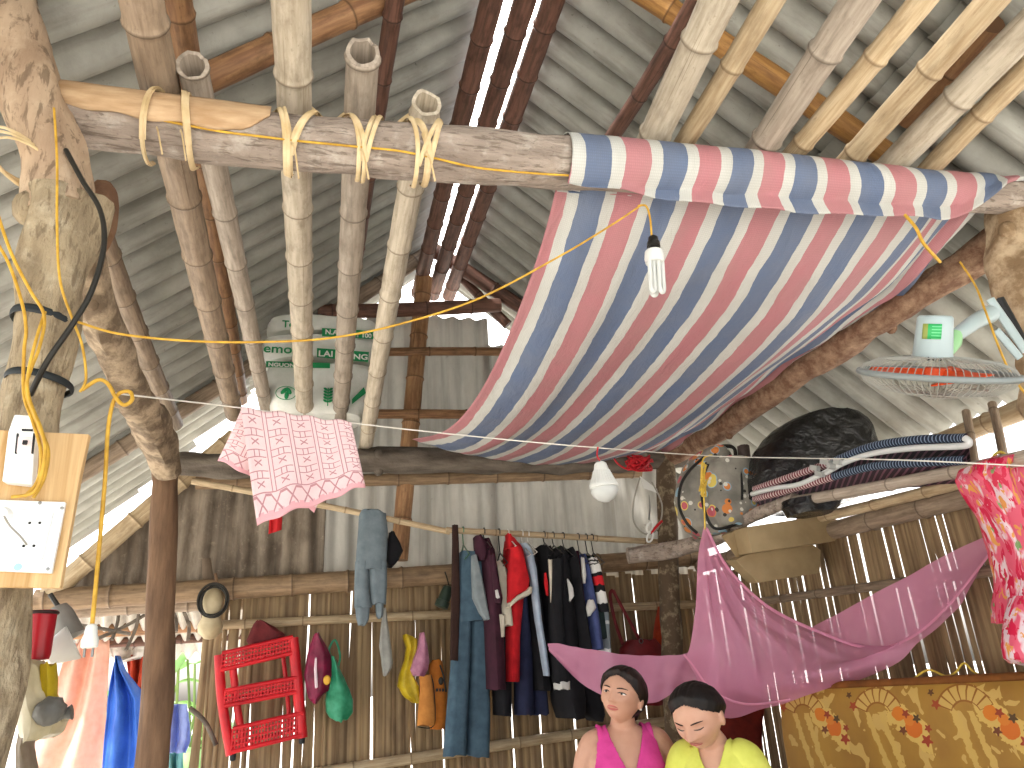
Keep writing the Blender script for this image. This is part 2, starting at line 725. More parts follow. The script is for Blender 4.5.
def sheet_col(dark):
    def fn(N):
        p = N.ob()
        x, y, z = N.xyz(p)
        a = N.noise(N.map(p, (3, 1, 1)), 2.5, 8, .65)
        if dark:
            c = N.mix(a.ramp(.4, .62), srgb('9C8F7E'), srgb('6B5F52'))
            s = N.noise(N.map(p, (9, 1, .5)), 1.4, 6)
            c = N.mix(s.ramp(.45, .65) * .7, c, srgb('4A4037'))
            d = N.noise(p, 30, 6, .7)
            return N.mix(d.ramp(.58, .7) * .5, c, srgb('A89B86'))
        c = N.mix(a.ramp(.35, .7), srgb('B9B5AD'), srgb('95918A'))
        s = N.noise(N.map(p, (9, 1, .4)), 1.4, 6)
        c = N.mix(s.ramp(.48, .66) * .7, c, srgb('6B6357'))
        d = N.noise(p, 16, 6, .7)
        return N.mix(d.ramp(.64, .72) * .6, c, srgb('5A5146'))
    return fn


SH_D = mat('weathered sheet', sheet_col(True), .9, nb(40, 6), bstr=.3, tl=.05)
SH_P = mat('pale sheet', sheet_col(False), .85, nb(40, 6), bstr=.2, tl=.22, tlc=srgb('E2E1DA'))


def sheet(name, x0, x1, z0, m, ztop, y, pitch=.12):
    b = MB()
    nx = max(10, int((x1 - x0) / pitch * 10))

    def fn(u, v):
        x = lerp(x0, x1, u)
        zt = ztop(x)
        return V((x, y + .02 * math.cos(2 * PI * x / pitch), lerp(z0, zt, v)))
    b.grid(fn, nx, 10)
    return struct(b.build(name, m, solid=.006))


def gap(x):          # the sheets stop short of the roof and of the peak
    return min(2.87 + 1.08 * (x + .526), roofz(x) - .05, CZ + 2.50)


sheet('wall_gable_left', -1.42, .05, WT - .04, SH_D, gap, YW + .03)
sheet('wall_gable_middle', .0, 1.16, WT - .02, SH_P, gap, YW + .045)
sheet('wall_gable_right', 1.12, 2.62, WT - .02, SH_P, lambda x: min(roofz(x) - .22, CZ + 2.3), YW + .06)
# ------------------------------------------------------------------ roof timbers
def onroof(px, py, sgn, off=.1):
    s = SL if sgn < 0 else SR
    k = off * math.sqrt(1 + s * s)
    return P(px, py, n=V((s * sgn, 0, 1)), c=RZ + s * sgn * RX - k)


for i, dx in enumerate((-.118, 0, .118)):
    bamboo_pole((RX + dx - .01, -.45, RZ - .19), (RX + dx, 5.0, RZ - .22), .054, .050, B_DARK,
                ('dark red-brown bamboo ridge pole, left one of the three under the roof ridge',
                 'dark red-brown bamboo ridge pole, middle one of the three under the roof ridge',
                 'dark red-brown bamboo ridge pole, right one of the three under the roof ridge')[i],
                'ridge pole', 'ridge poles', name='ridge_pole', L=.3)
G_PUR = 'bamboo poles lying under the roof sheets'
for (a, a1, e, e1, sg, off, r, m, lab) in (
    (174, -20, 242, 400, -1, .13, .042, B_BROWN, 'brown bamboo purlin on the left slope, running behind the leftmost ceiling joist'),
    (398, -20, 352, 300, -1, .13, .036, B_DARK, 'dark brown bamboo purlin high on the left slope, near the ridge poles'),
    (82, 190, 175, 424, -1, .13, .050, B_WARM, 'tan bamboo purlin low on the left slope, beside the leaning brown log'),
    (700, -5, 610, 140, 1, .12, .040, B_DARK, 'dark red-brown bamboo purlin on the right slope, left of the pale joists'),
    (1075, 388, 842, 482, 1, .10, .050, B_TAN, 'tan bamboo eave pole at the bottom of the right roof slope'),
    (905, 118, 990, 22, 1, .12, .055, B_BROWN, 'brown bamboo purlin seen between the pale right-hand joists'),
):
    A, Bq = onroof(a, a1, sg, off), onroof(e, e1, sg, off)
    bamboo_pole(A, Bq, r, r * .9, m, lab, 'purlin', G_PUR, name='roof_purlin')
G_RAF = 'bamboo rafters running down the roof slopes'
bamboo_pole(onroof(425, -18, -1, .055), onroof(170, 96, -1, .055), .050, .05, B_BROWN,
            'reddish-brown bamboo rafter on the left slope, above the front log beam', 'rafter', G_RAF, name='roof_rafter')
bamboo_pole(onroof(615, -25, 1, .055), onroof(905, 168, 1, .055), .047, .05, bamboo('bamboo honey', 'B98A4E', '93683A', '5A3D24'),
            'honey-brown bamboo rafter on the right slope, crossing behind the pale joists', 'rafter', G_RAF, name='roof_rafter')
bamboo_pole(P(437, 247, Y=4.66), P(70, 481, Y=4.66), .055, .05, B_WARM,
            'brown bamboo rafter of the back gable, slanting down to the left', 'rafter', G_RAF, name='gable_rafter')
bamboo_pole(P(434, 250, Y=4.66), P(640, 385, Y=4.66), .055, .05, B_DARK,
            'dark bamboo rafter of the back gable, slanting down right behind the striped tarp', 'rafter', G_RAF, name='gable_rafter')
bamboo_pole(P(455, 270, Y=4.74), P(508, 325, Y=4.74), .035, .035, B_DARK,
            'short dark bamboo brace just under the right gable rafter', 'brace', name='gable_brace')
bamboo_pole(P(235, 436, Y=4.70), P(40, 603, Y=4.70), .052, .055, B_TAN,
            'tan bamboo pole along the sloping top of the dark back sheets, below the bright slit', 'bamboo pole', name='gable_edge_pole')

# back gable frame
bamboo_pole(P(424, 278, Y=4.70), P(399, 560, Y=4.70), .060, .055, bamboo('bamboo rust', 'A9835E', '866143', '4E3724'),
            'upright brown bamboo king post in the middle of the back gable', 'post', name='gable_post')
G_BAR = 'level bamboo bars across the back wall'
for (x0, y0, x1, y1, Y, r, m, lab) in (
    (318, 312, 500, 305, 4.62, .050, B_DARK, 'dark bamboo bar across the back gable, the topmost level bar'),
    (385, 352, 520, 352, 4.66, .030, B_BROWN, 'thin brown bamboo bar across the back gable, second level bar from the top'),
    (372, 414, 500, 415, 4.66, .032, B_BROWN, 'thin brown bamboo bar just above the dark back log'),
    (196, 483, 640, 472, 4.66, .040, B_BEAM, 'tan bamboo bar on the back sheets, right under the dark back log'),
    (36, 601, 705, 556, 4.70, .062, B_BEAM, 'thick tan bamboo bar along the top of the slatted back wall'),
    (40, 612, 250, 601, 4.90, .05, B_WARM, 'brown bamboo bar over the doorway, just below the thick one'),
    (200, 626, 705, 604, 4.745, .026, B_TAN, 'thin bamboo batten across the slatted back wall at shirt height'),
    (200, 792, 705, 716, 4.745, .03, B_TAN, 'thin bamboo batten low across the slatted back wall behind the jeans'),
):
    bamboo_pole(P(x0, y0, Y=Y), P(x1, y1, Y=Y), r, r, m, lab, 'bamboo bar', G_BAR, name='bamboo_bar')

# bars on the right wall
for (x0, y0, x1, y1, X, r, lab) in (
    (1075, 470, 700, 566, XR - .09, .045, 'tan bamboo bar along the top of the slatted right wall'),
    (1075, 560, 700, 610, XR - .03, .022, 'thin bamboo batten halfway up the slatted right wall'),
):
    bamboo_pole(P(x0, y0, X=X), P(x1, y1, X=X), r, r, B_WARM, lab, 'bamboo bar', G_BAR, name='bamboo_bar')
for i, (x0, y0, x1, y1) in enumerate(((966, 412, 978, 446), (992, 404, 1008, 440))):
    bamboo_pole(P(x0, y0, X=XR + .25), P(x1, y1 + 45, X=XR + .0), .018, .018, B_WARM,
                ('short bamboo stick bracing the right eave, left one above the pink floral bag',
                 'short bamboo stick bracing the right eave, right one above the pink floral bag')[i], 'stick', name='eave_stick')

# ------------------------------------------------------------------ posts and big logs
PY = 1.72


def pz(*q):
    return [P(x, y, Y=Y) for x, y, Y in q]


lp = pz((-35, 768, PY), (0, 600, PY), (30, 440, PY), (45, 340, PY), (58, 250, PY), (68, 205, PY))
lp = [V((lp[0].x - .035, PY, 0.03)), V((lp[0].x - .01, PY, .5))] + lp
root = thing('forked_post', (lp[0].x, PY, 0.03), 'pale barky forked tree post at the left front, carrying the socket board', 'post')
log(lp, [.070, .068, .064, .060, .058, .060, .082, .095], BARKV, 'trunk', '', '', n=22, wob=.35, parent=root, knots=4, seed=3)
log(pz((66, 220, PY), (52, 160, PY), (32, 80, PY), (8, -10, PY), (-20, -120, PY)), [.085, .078, .072, .062, .055], PEEL, 'peeled_limb', '', '', n=20, wob=.3, parent=root, seed=5,
    )['label'] = 'peeled tan upper limb'
log(pz((84, 232, PY + .02), (100, 205, PY + .06), (103, 185, PY + .08)), [.06, .045, .02], BROWNLOG, 'stub', '', '', n=12, wob=.4, parent=root, seed=8)

log(pz((82, 225, 1.83), (100, 310, 2.05), (132, 390, 2.5), (157, 440, 2.95), (170, 474, 3.1)), [.036, .046, .057, .068, .045], mat('reddish bark', lambda N: N.mix(N.noise(N.ob(), 11, 8, .65).ramp(.45, .6), srgb('6A5A48'), srgb('A28F76')), .9, nb(26, 8), bstr=.8, bdist=.012),
    'side_log', 'rough brown log slanting from the forked post back to the dark doorway post', 'log', knots=6, seed=12, wob=.45)
log([V((P(152, 768, Y=3.15).x - .02, 3.15, .03))] + pz((152, 768, 3.15), (160, 620, 3.15), (165, 470, 3.15)), [.06, .056, .052, .05], POSTD,
    'doorway_post', 'dark brown upright tree post beside the doorway at the left back', 'post', wob=.2, seed=15)
bp = P(212, 768, Y=4.86)
log([V((bp.x - .02, 4.86, .03)), bp, P(212, 640, Y=4.86), P(203, 560, Y=4.86)], [.06, .055, .05, .045], mat('grey post', two('8A7A68', '6C5D4D', 7, 6, (3, 3, .6)), .85, nb(20, 6)),
    'wall_post', 'greyish post at the edge of the slatted wall, left of the red stool', 'post', wob=.2, seed=16)
b0 = P(672, 768, Y=4.3)
log([V((b0.x, 4.3, .03)), P(676, 720, Y=4.3), P(670, 600, Y=4.3), P(666, 470, Y=4.3), P(668, 448, Y=4.3)], [.07, .066, .062, .06, .06], mat('mossy post', lambda N: N.mix(N.noise(N.ob(), 17, 8, .7).ramp(.5, .66), srgb('554636'), srgb('8F8268')), .9, nb(24, 8), bstr=.7),
    'back_post', 'mottled dark tree post at the back right, behind the bulb and scissors', 'post', wob=.2, seed=18, knots=2)
# right front post: knobby
rp = pz((1062, 430, 1.85), (1040, 330, 1.85), (1016, 262, 1.85), (1006, 205, 1.85))
log([V((rp[0].x + .06, 1.85, .03)), V((rp[0].x + .05, 1.85, .9))] + rp, [.09, .09, .085, .080, .085, .06], mat('knobby bark', lambda N: N.mix(N.noise(N.ob(), 12, 8, .65).ramp(.42, .62), srgb('80694E'), srgb('B5A083')), .9, nb(24, 8), bstr=.9, bdist=.012),
    'knobby_post', 'knobby pale-brown tree post at the right front, next to the fan', 'post', n=20, wob=.5, seed=21, knots=6)
log(pz((1010, 236, 1.95), (900, 306, 2.35), (800, 372, 2.95), (715, 432, 3.75), (670, 456, 4.3)), [.070, .064, .066, .066, .06], mat('brown furry bark', lambda N: N.mix(N.noise(N.ob(), 16, 9, .7).ramp(.42, .66), srgb('6B4E3C'), srgb('9C8068')), .95, nb(36, 9), bstr=1, bdist=.015),
    'side_log', 'rough brown log along the right edge of the striped tarp', 'log', wob=.4, seed=23, knots=5)
# front cross log with the long peeled strip
fl = pz((46, 112, YB), (150, 126, YB), (300, 144, YB), (420, 153, YB), (565, 163, YB), (760, 178, YB), (900, 190, YB), (1040, 200, YB))
FLR = [.074, .078, .080, .083, .083, .078, .070, .060]
root = thing('cross_log', fl[0], 'long grey barky log beam tied under the bamboo joists across the front', 'log beam')
log(fl, FLR, BARK, 'trunk', '', '', n=24, wob=.18, parent=root, seed=31, knots=3)


def on_log(px, ang, extra=.004):
    """a point on the front cross log's surface above pixel column px; ang 0 = towards the room's front, 90 = top"""
    xs = [proj(p)[0] for p in fl]
    i = max(0, min(len(fl) - 2, sum(1 for x in xs if x <= px) - 1))
    f = (px - xs[i]) / (xs[i + 1] - xs[i])
    c = fl[i].lerp(fl[i + 1], f)
    r = lerp(FLR[i], FLR[i + 1], f) + extra
    a = math.radians(ang)
    return c + V((0, -math.cos(a), math.sin(a))) * r


b = MB()
NP = 26


def cutf(u, v):
    px = lerp(50, 270, u)
    wtop = lerp(64, 42, u) + 3 * math.sin(u * 19)
    wbot = lerp(-18, -28, u) - 5 * math.sin(u * 3) + 3 * math.sin(u * 23)
    if u > .9:
        wbot = lerp(wbot, wtop - 8, (u - .9) / .1 * .6)
    return on_log(px, lerp(wbot, wtop, v), .009)


b.grid(cutf, NP, 6)
b.build('peeled_face', CUT, root, solid=.006, label='fresh orange-tan split face along the log')
# dark log at the back that the joists lie on
log(pz((176, 463, 4.3), (250, 466, 4.3), (360, 461, 4.3), (470, 460, 4.3), (600, 462, 4.3), (690, 458, 4.32)), [.06, .072, .075, .078, .07, .06], DARKLOG,
    'back_log', 'dark grey weathered log across the back under the joist ends', 'log beam', n=18, wob=.3, seed=41, knots=3)

# ------------------------------------------------------------------ ceiling joists of bamboo
def joist_line(px, py, bx, by):
    A = P(px, py, Z=fl[0].z + .145 + (px / 1024) * .08)
    Bq = P(bx, by, Y=4.32)
    return A, Bq


def along(A, Bq, py):
    """the point of line A-B that projects to row py (towards the camera)"""
    D = (A - Bq).normalized()
    lo, hi = 0.0, 2.0
    for _ in range(40):
        mid = (lo + hi) / 2
        if proj(A + D * mid)[1] > py:
            lo = mid
        else:
            hi = mid
    return A + D * lo


LJ = [  # beam crossing, far end, row of the near end (None: passes over the frame), radii, material
    (176, 150, 233, 408, None, .056, .050, B_WARM, 'thick brown bamboo joist, leftmost of the ceiling joists', .36),
    (211, 152, 266, 408, 66, .042, .037, B_GREY, 'thin grey bamboo joist with a splintered bluish end, second from the left', .33),
    (296, 142, 305, 418, None, .053, .046, B_PALE, 'long pale bamboo joist, third from the left, running out of the picture', .30),
    (357, 148, 340, 420, 52, .048, .044, B_GREY, 'grey bamboo joist with an open cut end, fourth from the left', .34),
    (418, 152, 366, 446, 103, .046, .040, B_PALE, 'pale bamboo joist with an open cut end, nearest to the striped tarp', .32),
]
JOISTS = []
for (px, py, bx, by, top, r0, r1, m, lab, L) in LJ:
    A, Bq = joist_line(px, py, bx, by)
    D = (A - Bq).normalized()
    A2 = along(A, Bq, top) if top is not None else A + D * 1.3
    Bq = Bq - D * .1
    JOISTS.append((A, D, r0))
    bamboo_pole(A2, Bq, r0, r1, m, lab, 'bamboo joist', 'bamboo joists over the front log beam', name='bamboo_joist', L=L, hollow=top is not None, n=18, seed=px)
RJ = [  # crossing, upper pixel
    (650, 143, 718, 0, .054, B_PALE, 'pale bamboo joist, first right of the bare log, just above the tarp edge'),
    (680, 147, 768, 0, .038, B_TAN, 'thin yellowish bamboo joist, second from the left above the tarp'),
    (756, 158, 850, 16, .053, B_GREY, 'thick greyish bamboo joist, third from the left above the tarp'),
    (788, 158, 914, 5, .040, B_TAN, 'knotty yellowish bamboo joist, fourth from the left above the tarp'),
    (846, 164, 988, 5, .043, B_TAN, 'yellowish bamboo joist, fifth from the left above the tarp'),
    (895, 165, 1024, 34, .052, B_PALE, 'thick pale bamboo joist, second from the right above the tarp'),
    (932, 168, 1024, 76, .042, B_TAN, 'yellowish bamboo joist, rightmost above the tarp'),
]
for (px, py, ux, uy, r, m, lab) in RJ:
    A = P(px, py, Z=fl[0].z + .145 + (px / 1024) * .08)
    k = .085
    U = P(ux, uy, n=V((0, k, 1)), c=A.z + k * A.y)
    D = (U - A).normalized()
    bamboo_pole(U + D * .55, A - D * (2.6 if px in (650, 756, 846, 895) else .22), r, r * .88, m, lab, 'bamboo joist', 'bamboo joists over the front log beam', name='bamboo_joist', L=.36, n=18, seed=px)

# lashings that tie the joists to the log
STRIP = mat('cane strip', two('D9C49C', 'BDA478', 14, 4), .65)


def lashing(px, half, loops, lab, D, rj, seed, both=True):
    rr = random.Random(seed)
    b = MB()
    for k in range(loops):
        s = (-1 if k % 2 else 1)
        x0 = px - half * rr.uniform(.75, 1.15)
        x1 = px + half * rr.uniform(.75, 1.15)
        xm = px + rr.uniform(-.35, .35) * half
        if not both:
            x0 = px + half * rr.uniform(.5, 1.0) * (1 if px < 170 else -1)
            xm = px - half * rr.uniform(.6, 1.1) * (1 if px < 170 else -1)
            x1 = px + rr.uniform(-3, 3)
        e = (.006 if both else .019) + .003 * k
        pts = [on_log(x0, 100, e), on_log(lerp(x0, xm, .25), 70, e), on_log(lerp(x0, xm, .5), 40, e), on_log(lerp(x0, xm, .75), 5, e), on_log(lerp(x0, xm, .95), -30, e),
               on_log(xm, -70, e + .002), on_log(xm, -110, e + .004), on_log(lerp(xm, x1, .0), -150, e + .006)]
        back = pts[-1] + V((0, .03, .05))
        pts2 = [on_log(lerp(xm, x1, .05), -60, e), on_log(lerp(xm, x1, .25), -25, e), on_log(lerp(xm, x1, .5), 8, e), on_log(lerp(xm, x1, .75), 42, e), on_log(lerp(xm, x1, .9), 70, e), on_log(x1, 100, e)]
        top = on_log(px, 90, .01) + V((0, .05, 2 * rj + .008 + .003 * k))
        rise = [lerp(pts2[-1], top, .5) + V(((1 if x1 > px else -1) * rj * .75, 0, 0)) + V((0, .02, 0))]
        fall = [lerp(pts[0], top, .5) + V(((1 if x0 > px else -1) * rj * .75, 0, 0)) + V((0, .02, 0))]
        loop = smooth(pts2[:] + rise + [top] + fall + pts, 3)
        b.tube(loop, .0065, 6, sq=.35, ref=(1, 0, 0))
    # loose tail
    t0 = on_log(px + rr.uniform(-4, 8), -40, .01)
    b.tube(smooth([t0, t0 + V((.01, -.02, -.03)), t0 + V((.025, -.01, -.09 - .03 * rr.random()))], 4), .004, 6, sq=.4)
    tag(b.build('cane_lashing', STRIP), lab, 'lashing', 'cane strip lashings on the front log')


lashing(158, 9, 2, 'cane strip lashing on the log, leftmost, at the thick brown joist', None, .04, 1, False)
lashing(184, 10, 2, 'cane strip lashing on the log, second from the left, at the thin grey joist', None, .04, 2, False)
lashing(294, 24, 3, 'crossed cane strip lashing around the long pale joist', None, .05, 3)
lashing(359, 21, 3, 'crossed cane strip lashing with a hanging tail around the fourth joist', None, .047, 4)
lashing(420, 20, 4, 'bunched cane strip lashing around the joist nearest the tarp', None, .045, 5)
# lashing rings on the peeled limb
b = MB()
for k in range(3):
    c = P(18 + k * 6, 150 + k * 7, Y=PY)
    b.tube([c + V((math.cos(t) * .082, math.sin(t) * .082, .03 * math.cos(t + 2.5) - .02 + k * .004)) for t in [2 * PI * i / 20 for i in range(20)]], .005, 6, loop=True, sq=.5)
tag(b.build('cane_lashing', STRIP), 'loose cane strips wound around the peeled limb of the forked post', 'lashing')
# rubber straps
RUB = mat('black rubber', '23282A', .6)


def strap(pts2, name, lab, w=.013):
    b = MB()
    for (x, y, rx, ry, rz, tilt, n_) in pts2:
        c = P(x, y, Y=PY)
        for k in range(n_):
            b.tube([c + V((math.cos(t) * rx, math.sin(t) * ry, tilt * math.cos(t) + (k - n_ / 2) * .004)) for t in [2 * PI * i / 28 for i in range(28)]], .0085, 8, loop=True, sq=.45, ref=(0, 0, 1))
    tag(b.build(name, RUB), lab, 'strap')


strap([(46, 322, .066, .070, 0, -.012, 2)], 'rubber_strap', 'upper black rubber strap around the forked post')
strap([(40, 382, .063, .067, 0, -.008, 1)], 'rubber_strap', 'lower black rubber strap around the forked post, just above the socket board')
# ------------------------------------------------------------------ striped tarp
def tarp_col(N):
    u, v = N.uv()
    wob = N.noise(N.comb(u * 2, v * 1.5), 1.5, 3) * .08 - .04
    p = (u + wob + .5).fr() - .5
    a = p.ab()
    pink = a.lt(.168)
    blue = (a - .5).ab().lt(.168)
    c = N.mix(pink, N.mix(blue, srgb('D0D1CB'), srgb('5D7092')), srgb('BE7A82'))
    weave = ((u * 40).fr() - .5).ab() * ((v * 40).fr() - .5).ab()
    k = weave * .9 + .82
    c = N.mul(c, N.comb(k, k, k))
    d = N.noise(N.comb(u, v), 1.3, 6, .6)
    return N.mix(d.ramp(.35, .8) * .25 + .10, c, srgb('8A8578'))


TARP = mat('striped woven tarp', tarp_col, .6, lambda N: N.noise(N.comb(N.uv()[0] * 1.0, N.uv()[1] * .45), 5, 8, .65, .6), bstr=.6, bdist=.02, tl=.05)
tarp = thing('striped_tarp', on_log(770, -90), 'large pink white and blue striped tarp slung from the front log to the back log', 'tarp')


def sst(a, b, x):
    t = max(0, min(1, (x - a) / (b - a)))
    return t * t * (3 - 2 * t)


EDGE = pz((985, 226, 1.86), (930, 272, 2.1), (900, 296, 2.3), (800, 362, 2.92), (715, 424, 3.72), (668, 448, 4.25))


def redge(v):
    y = lerp(1.84, 4.22, v)
    i = max(0, min(len(EDGE) - 2, sum(1 for p in EDGE if p.y <= y) - 1))
    return EDGE[i].lerp(EDGE[i + 1], (y - EDGE[i].y) / (EDGE[i + 1].y - EDGE[i].y))


def tarpf(u, v):
    re = redge(v)
    x = lerp(lerp(.695, .53, v), re.x, u)
    y = lerp(1.84, 4.22, v)
    z = lerp(CZ + lerp(1.40, 1.35, v), re.z, u)
    s = (.21 + .08 * math.exp(-((u - .12) / .12) ** 2)) * (1 - sst(.62, 1, u))
    z -= s * 4 * v * (1 - v) + .13 * math.sin(PI * u) * v ** 3
    z += .075 * math.exp(-v * 14)
    edge = math.exp(-u * 9)
    z += .016 * noise.noise(V((x * 9 + v * 2, y * 1.4, 0))) + edge * .02 * math.sin(v * 9)
    z += .02 * math.exp(-v * 5) * math.sin(u * 60) * math.exp(-u * 5)
    bun = sst(.84, 1, u)                          # the right edge is gathered on the log
    z += bun * (.022 * math.sin(u * 120 + v * 14) + .012 * math.sin(v * 31))
    x += .02 * math.sin(v * 6) * edge
    return V((x, y, z))


b = MB()
NU, NVv = 110, 60
b.grid(tarpf, NU, NVv)
b.uv = []
for j in range(NVv):
    for i in range(NU):
        q = []
        for (du, dv) in ((0, 0), (1, 0), (1, 1), (0, 1)):
            u, v = (i + du) / NU, (j + dv) / NVv
            x0 = lerp(.695, 2.235, u) - .035 * math.exp(-u * 6) + .28 * sst(.84, 1, u)
            q.append(((x0 - .914) / .25, v * 2.5 / .25))
        b.uv.append(q)
b.build('hanging_sheet', TARP, tarp, solid=.002)


def hemf(u, v):
    px = lerp(563, 1012, u)
    thin = sst(.80, 1, u)
    a0 = lerp(215, 175, thin)
    ext = lerp(.004, .055, sst(.05, .3, u)) * (1 - thin) + .006 * math.sin(u * 15)
    a1 = lerp(-78, 30, thin)
    w = v / .8
    e = .008 + .006 * abs(noise.noise(V((u * 9, v * 3, 3)))) + thin * .012 * abs(math.sin(v * 9 + u * 20))
    if v <= .8:
        return on_log(px, lerp(a0, a1, w), e)
    p = on_log(px, a1, e)
    k = (v - .8) / .2
    return p + V((0, .006 * math.sin(u * 40) - .004, -ext * k + (1 - thin) * .0))


b = MB()
NU, NVv = 120, 26
b.grid(hemf, NU, NVv)
b.uv = []
for j in range(NVv):
    for i in range(NU):
        q = []
        for (du, dv) in ((0, 0), (1, 0), (1, 1), (0, 1)):
            u, v = (i + du) / NU, (j + dv) / NVv
            x = on_log(lerp(563, 1012, u), 0).x + .02 * math.sin(v * 5 + u * 9) * (.3 + u)
            q.append(((x - .905) / .25, v * 1.6))
        b.uv.append(q)
b.build('wrapped_hem', TARP, tarp, solid=.002)

# ------------------------------------------------------------------ cords
YEL = mat('yellow cord', two('CFA43C', 'AE852A', 30, 3), .5)
YELP = mat('pale yellow cord', two('D8B94A', 'B8973A', 30, 3), .6)
WSTR = mat('white string', 'D8D4CA', .7)
BLK = mat('black cable', '26241F', .5)
REDW = mat('red cord', two('C2202A', '96141E', 20, 2), .5)


def cord(pts, r, m, name, lab, cat='cord', k=8, twist=False):
    b = MB()
    sp = smooth(pts, k)
    if twist:
        pts2 = []
        for s in (0, PI):
            q = []
            L = 0
            for i, p in enumerate(sp):
                if i:
                    L += (p - sp[i - 1]).length
                q.append(p + V((math.cos(L * 160 + s), .4 * math.cos(L * 160 + s), math.sin(L * 160 + s))) * r * .6)
            b.tube(q, r * .8, 6)
    else:
        b.tube(sp, r, 8)
    return tag(b.build(name, m), lab, cat)


YF = PY - .10
cord(pz((78, 322, YF), (120, 334, YF + .02), (190, 341, 1.68), (260, 342, 1.70), (330, 338, 1.70), (400, 324, 1.72), (480, 298, 1.72), (560, 256, 1.72), (610, 226, 1.73), (640, 206, 1.735)), .0029, YEL,
     'electric_wire', 'yellow wire sagging across the room from the forked post to the spiral bulb', 'wire')
b = MB()
fw = [on_log(x, a, .007) for x, a in ((50, 52), (80, 25), (120, 0), (150, -22), (215, -33), (260, -34), (300, -34), (350, -36), (395, -38), (430, -46), (470, -58), (520, -62), (562, -62))]
b.tube(smooth(fw, 6), .0034, 8)
tag(b.build('electric_wire', YEL), 'yellow wire clipped along the front face of the bare log beam', 'wire')
cord(pz((54, 108, YF - .01), (57, 160, YF - .02), (57, 225, YF - .03), (60, 280, YF - .03), (72, 318, YF - .02), (82, 345, YF - .01), (86, 378, YF), (80, 392, YF)), .0028, YEL,
     'electric_wire', 'yellow wire running down the front of the forked post from the log', 'wire')
cord(pz((-10, 190, YF), (10, 250, YF - .02), (30, 290, YF - .03), (44, 315, YF - .03), (40, 345, YF - .03), (30, 372, YF - .03), (26, 392, YF - .03), (38, 425, YF - .06), (48, 450, YF - .07), (44, 478, YF - .07), (33, 498, YF - .07)), .0034, YEL,
     'electric_wire', 'thick yellow wire bending down past the breaker, outermost of the bundle', 'wire')
cord(pz((-10, 232, YF), (8, 262, YF - .02), (22, 303, YF - .03), (26, 330, YF - .03), (24, 352, YF - .03), (24, 395, YF - .03), (33, 422, YF - .055), (41, 452, YF - .065), (38, 480, YF - .065), (24, 497, YF - .06)), .0034, YEL,
     'electric_wire', 'yellow wire entering from the left edge and running inside the bundle by the breaker', 'wire')
cord(pz((45, 312, YF - .02), (36, 340, YF - .045), (28, 375, YF - .045), (29, 398, YF - .05), (42, 432, YF - .085), (45, 455, YF - .09), (36, 490, YF - .085), (12, 497, YF - .07)), .0034, YEL,
     'electric_wire', 'yellow wire starting at the upper strap and curling under the breaker', 'wire')
cord(pz((66, 150, YF + .02), (82, 180, YF), (100, 210, YF - .01), (104, 245, YF - .02), (92, 290, YF - .03), (72, 325, YF - .035), (48, 360, YF - .03), (30, 395, YF + .02)), .006, BLK,
     'power_cable', 'black cable looping across the front of the forked post', 'cable')
root = thing('plug_lead', P(93, 640, Y=1.66), 'yellow lead with a loop hanging beside the post, ending in a white plug', 'plug')
b = MB()
cp = pz((82, 390, 1.66), (98, 380, 1.65), (108, 384, 1.65), (116, 398, 1.65), (124, 405, 1.645), (132, 400, 1.645), (130, 392, 1.65), (120, 393, 1.655), (113, 403, 1.66), (108, 430, 1.66), (105, 480, 1.66), (99, 550, 1.66), (94, 605, 1.66), (92, 626, 1.66))
b.tube(smooth(cp, 8), .0042, 8)
b.build('cord', YEL, root)
b = MB()
pb = P(92, 624, Y=1.66)
dn = V((.02, 0, -1)).normalized()
b.lathe(pb, dn, [(0, .006), (.004, .010), (.02, .012), (.030, .0155), (.042, .015), (.044, .012)], 14)
b.build('plug_body', mat('white plastic', 'DCDCD4', .4), root, label='white plug body')
b = MB()
for s in (-1, 1):
    b.tube([pb + dn * .042 + V((s * .007, 0, 0)), pb + dn * .06 + V((s * .007, 0, 0))], .0025, 8)
b.build('prong', mat('metal', '8C8C88', .35, metal=1), root)

# washing line
LINE = pz((112, 393, 1.9), (242, 408, 2.3), (352, 423, 2.35), (480, 437, 2.45), (600, 448, 2.45), (712, 456, 3.1), (790, 458, 2.62), (900, 460, 1.98), (1026, 466, 1.75))
cord(LINE, .0022, WSTR, 'washing_line', 'thin white washing line strung across the room under the tarp', 'string', k=4)

# ------------------------------------------------------------------ lamps
WPL = mat('white enamel', 'D2D3CE', .35)
YC = 1.735
root = thing('spiral_bulb', P(655, 303, Y=YC), 'white compact tube bulb in a black socket hanging in front of the striped tarp', 'light bulb')
b = MB()
b.tube(smooth(pz((638, 206, YC), (646, 206, YC), (650, 218, YC), (652, 240, YC)), 6), .0032, 8)
b.build('cord', YEL, root)
b = MB()
t = P(653, 236, Y=YC)
b.lathe(t, (-.08, 0, -1), [(0, .007), (.006, .014), (.022, .016), (.024, .019), (.038, .020), (.040, .017), (.044, .0195), (.054, .0195)], 18)
b.build('socket', mat('black bakelite', '1E1D1A', .4), root, label='black lamp socket')
b = MB()
b.lathe(t + V((-.004, 0, -.052)), (-.08, 0, -1), [(0, .018), (.004, .027), (.026, .029), (.042, .026), (.044, .014)], 20)
b.build('ballast', WPL, root)
b = MB()
c0 = t + V((-.008, 0, -.092))
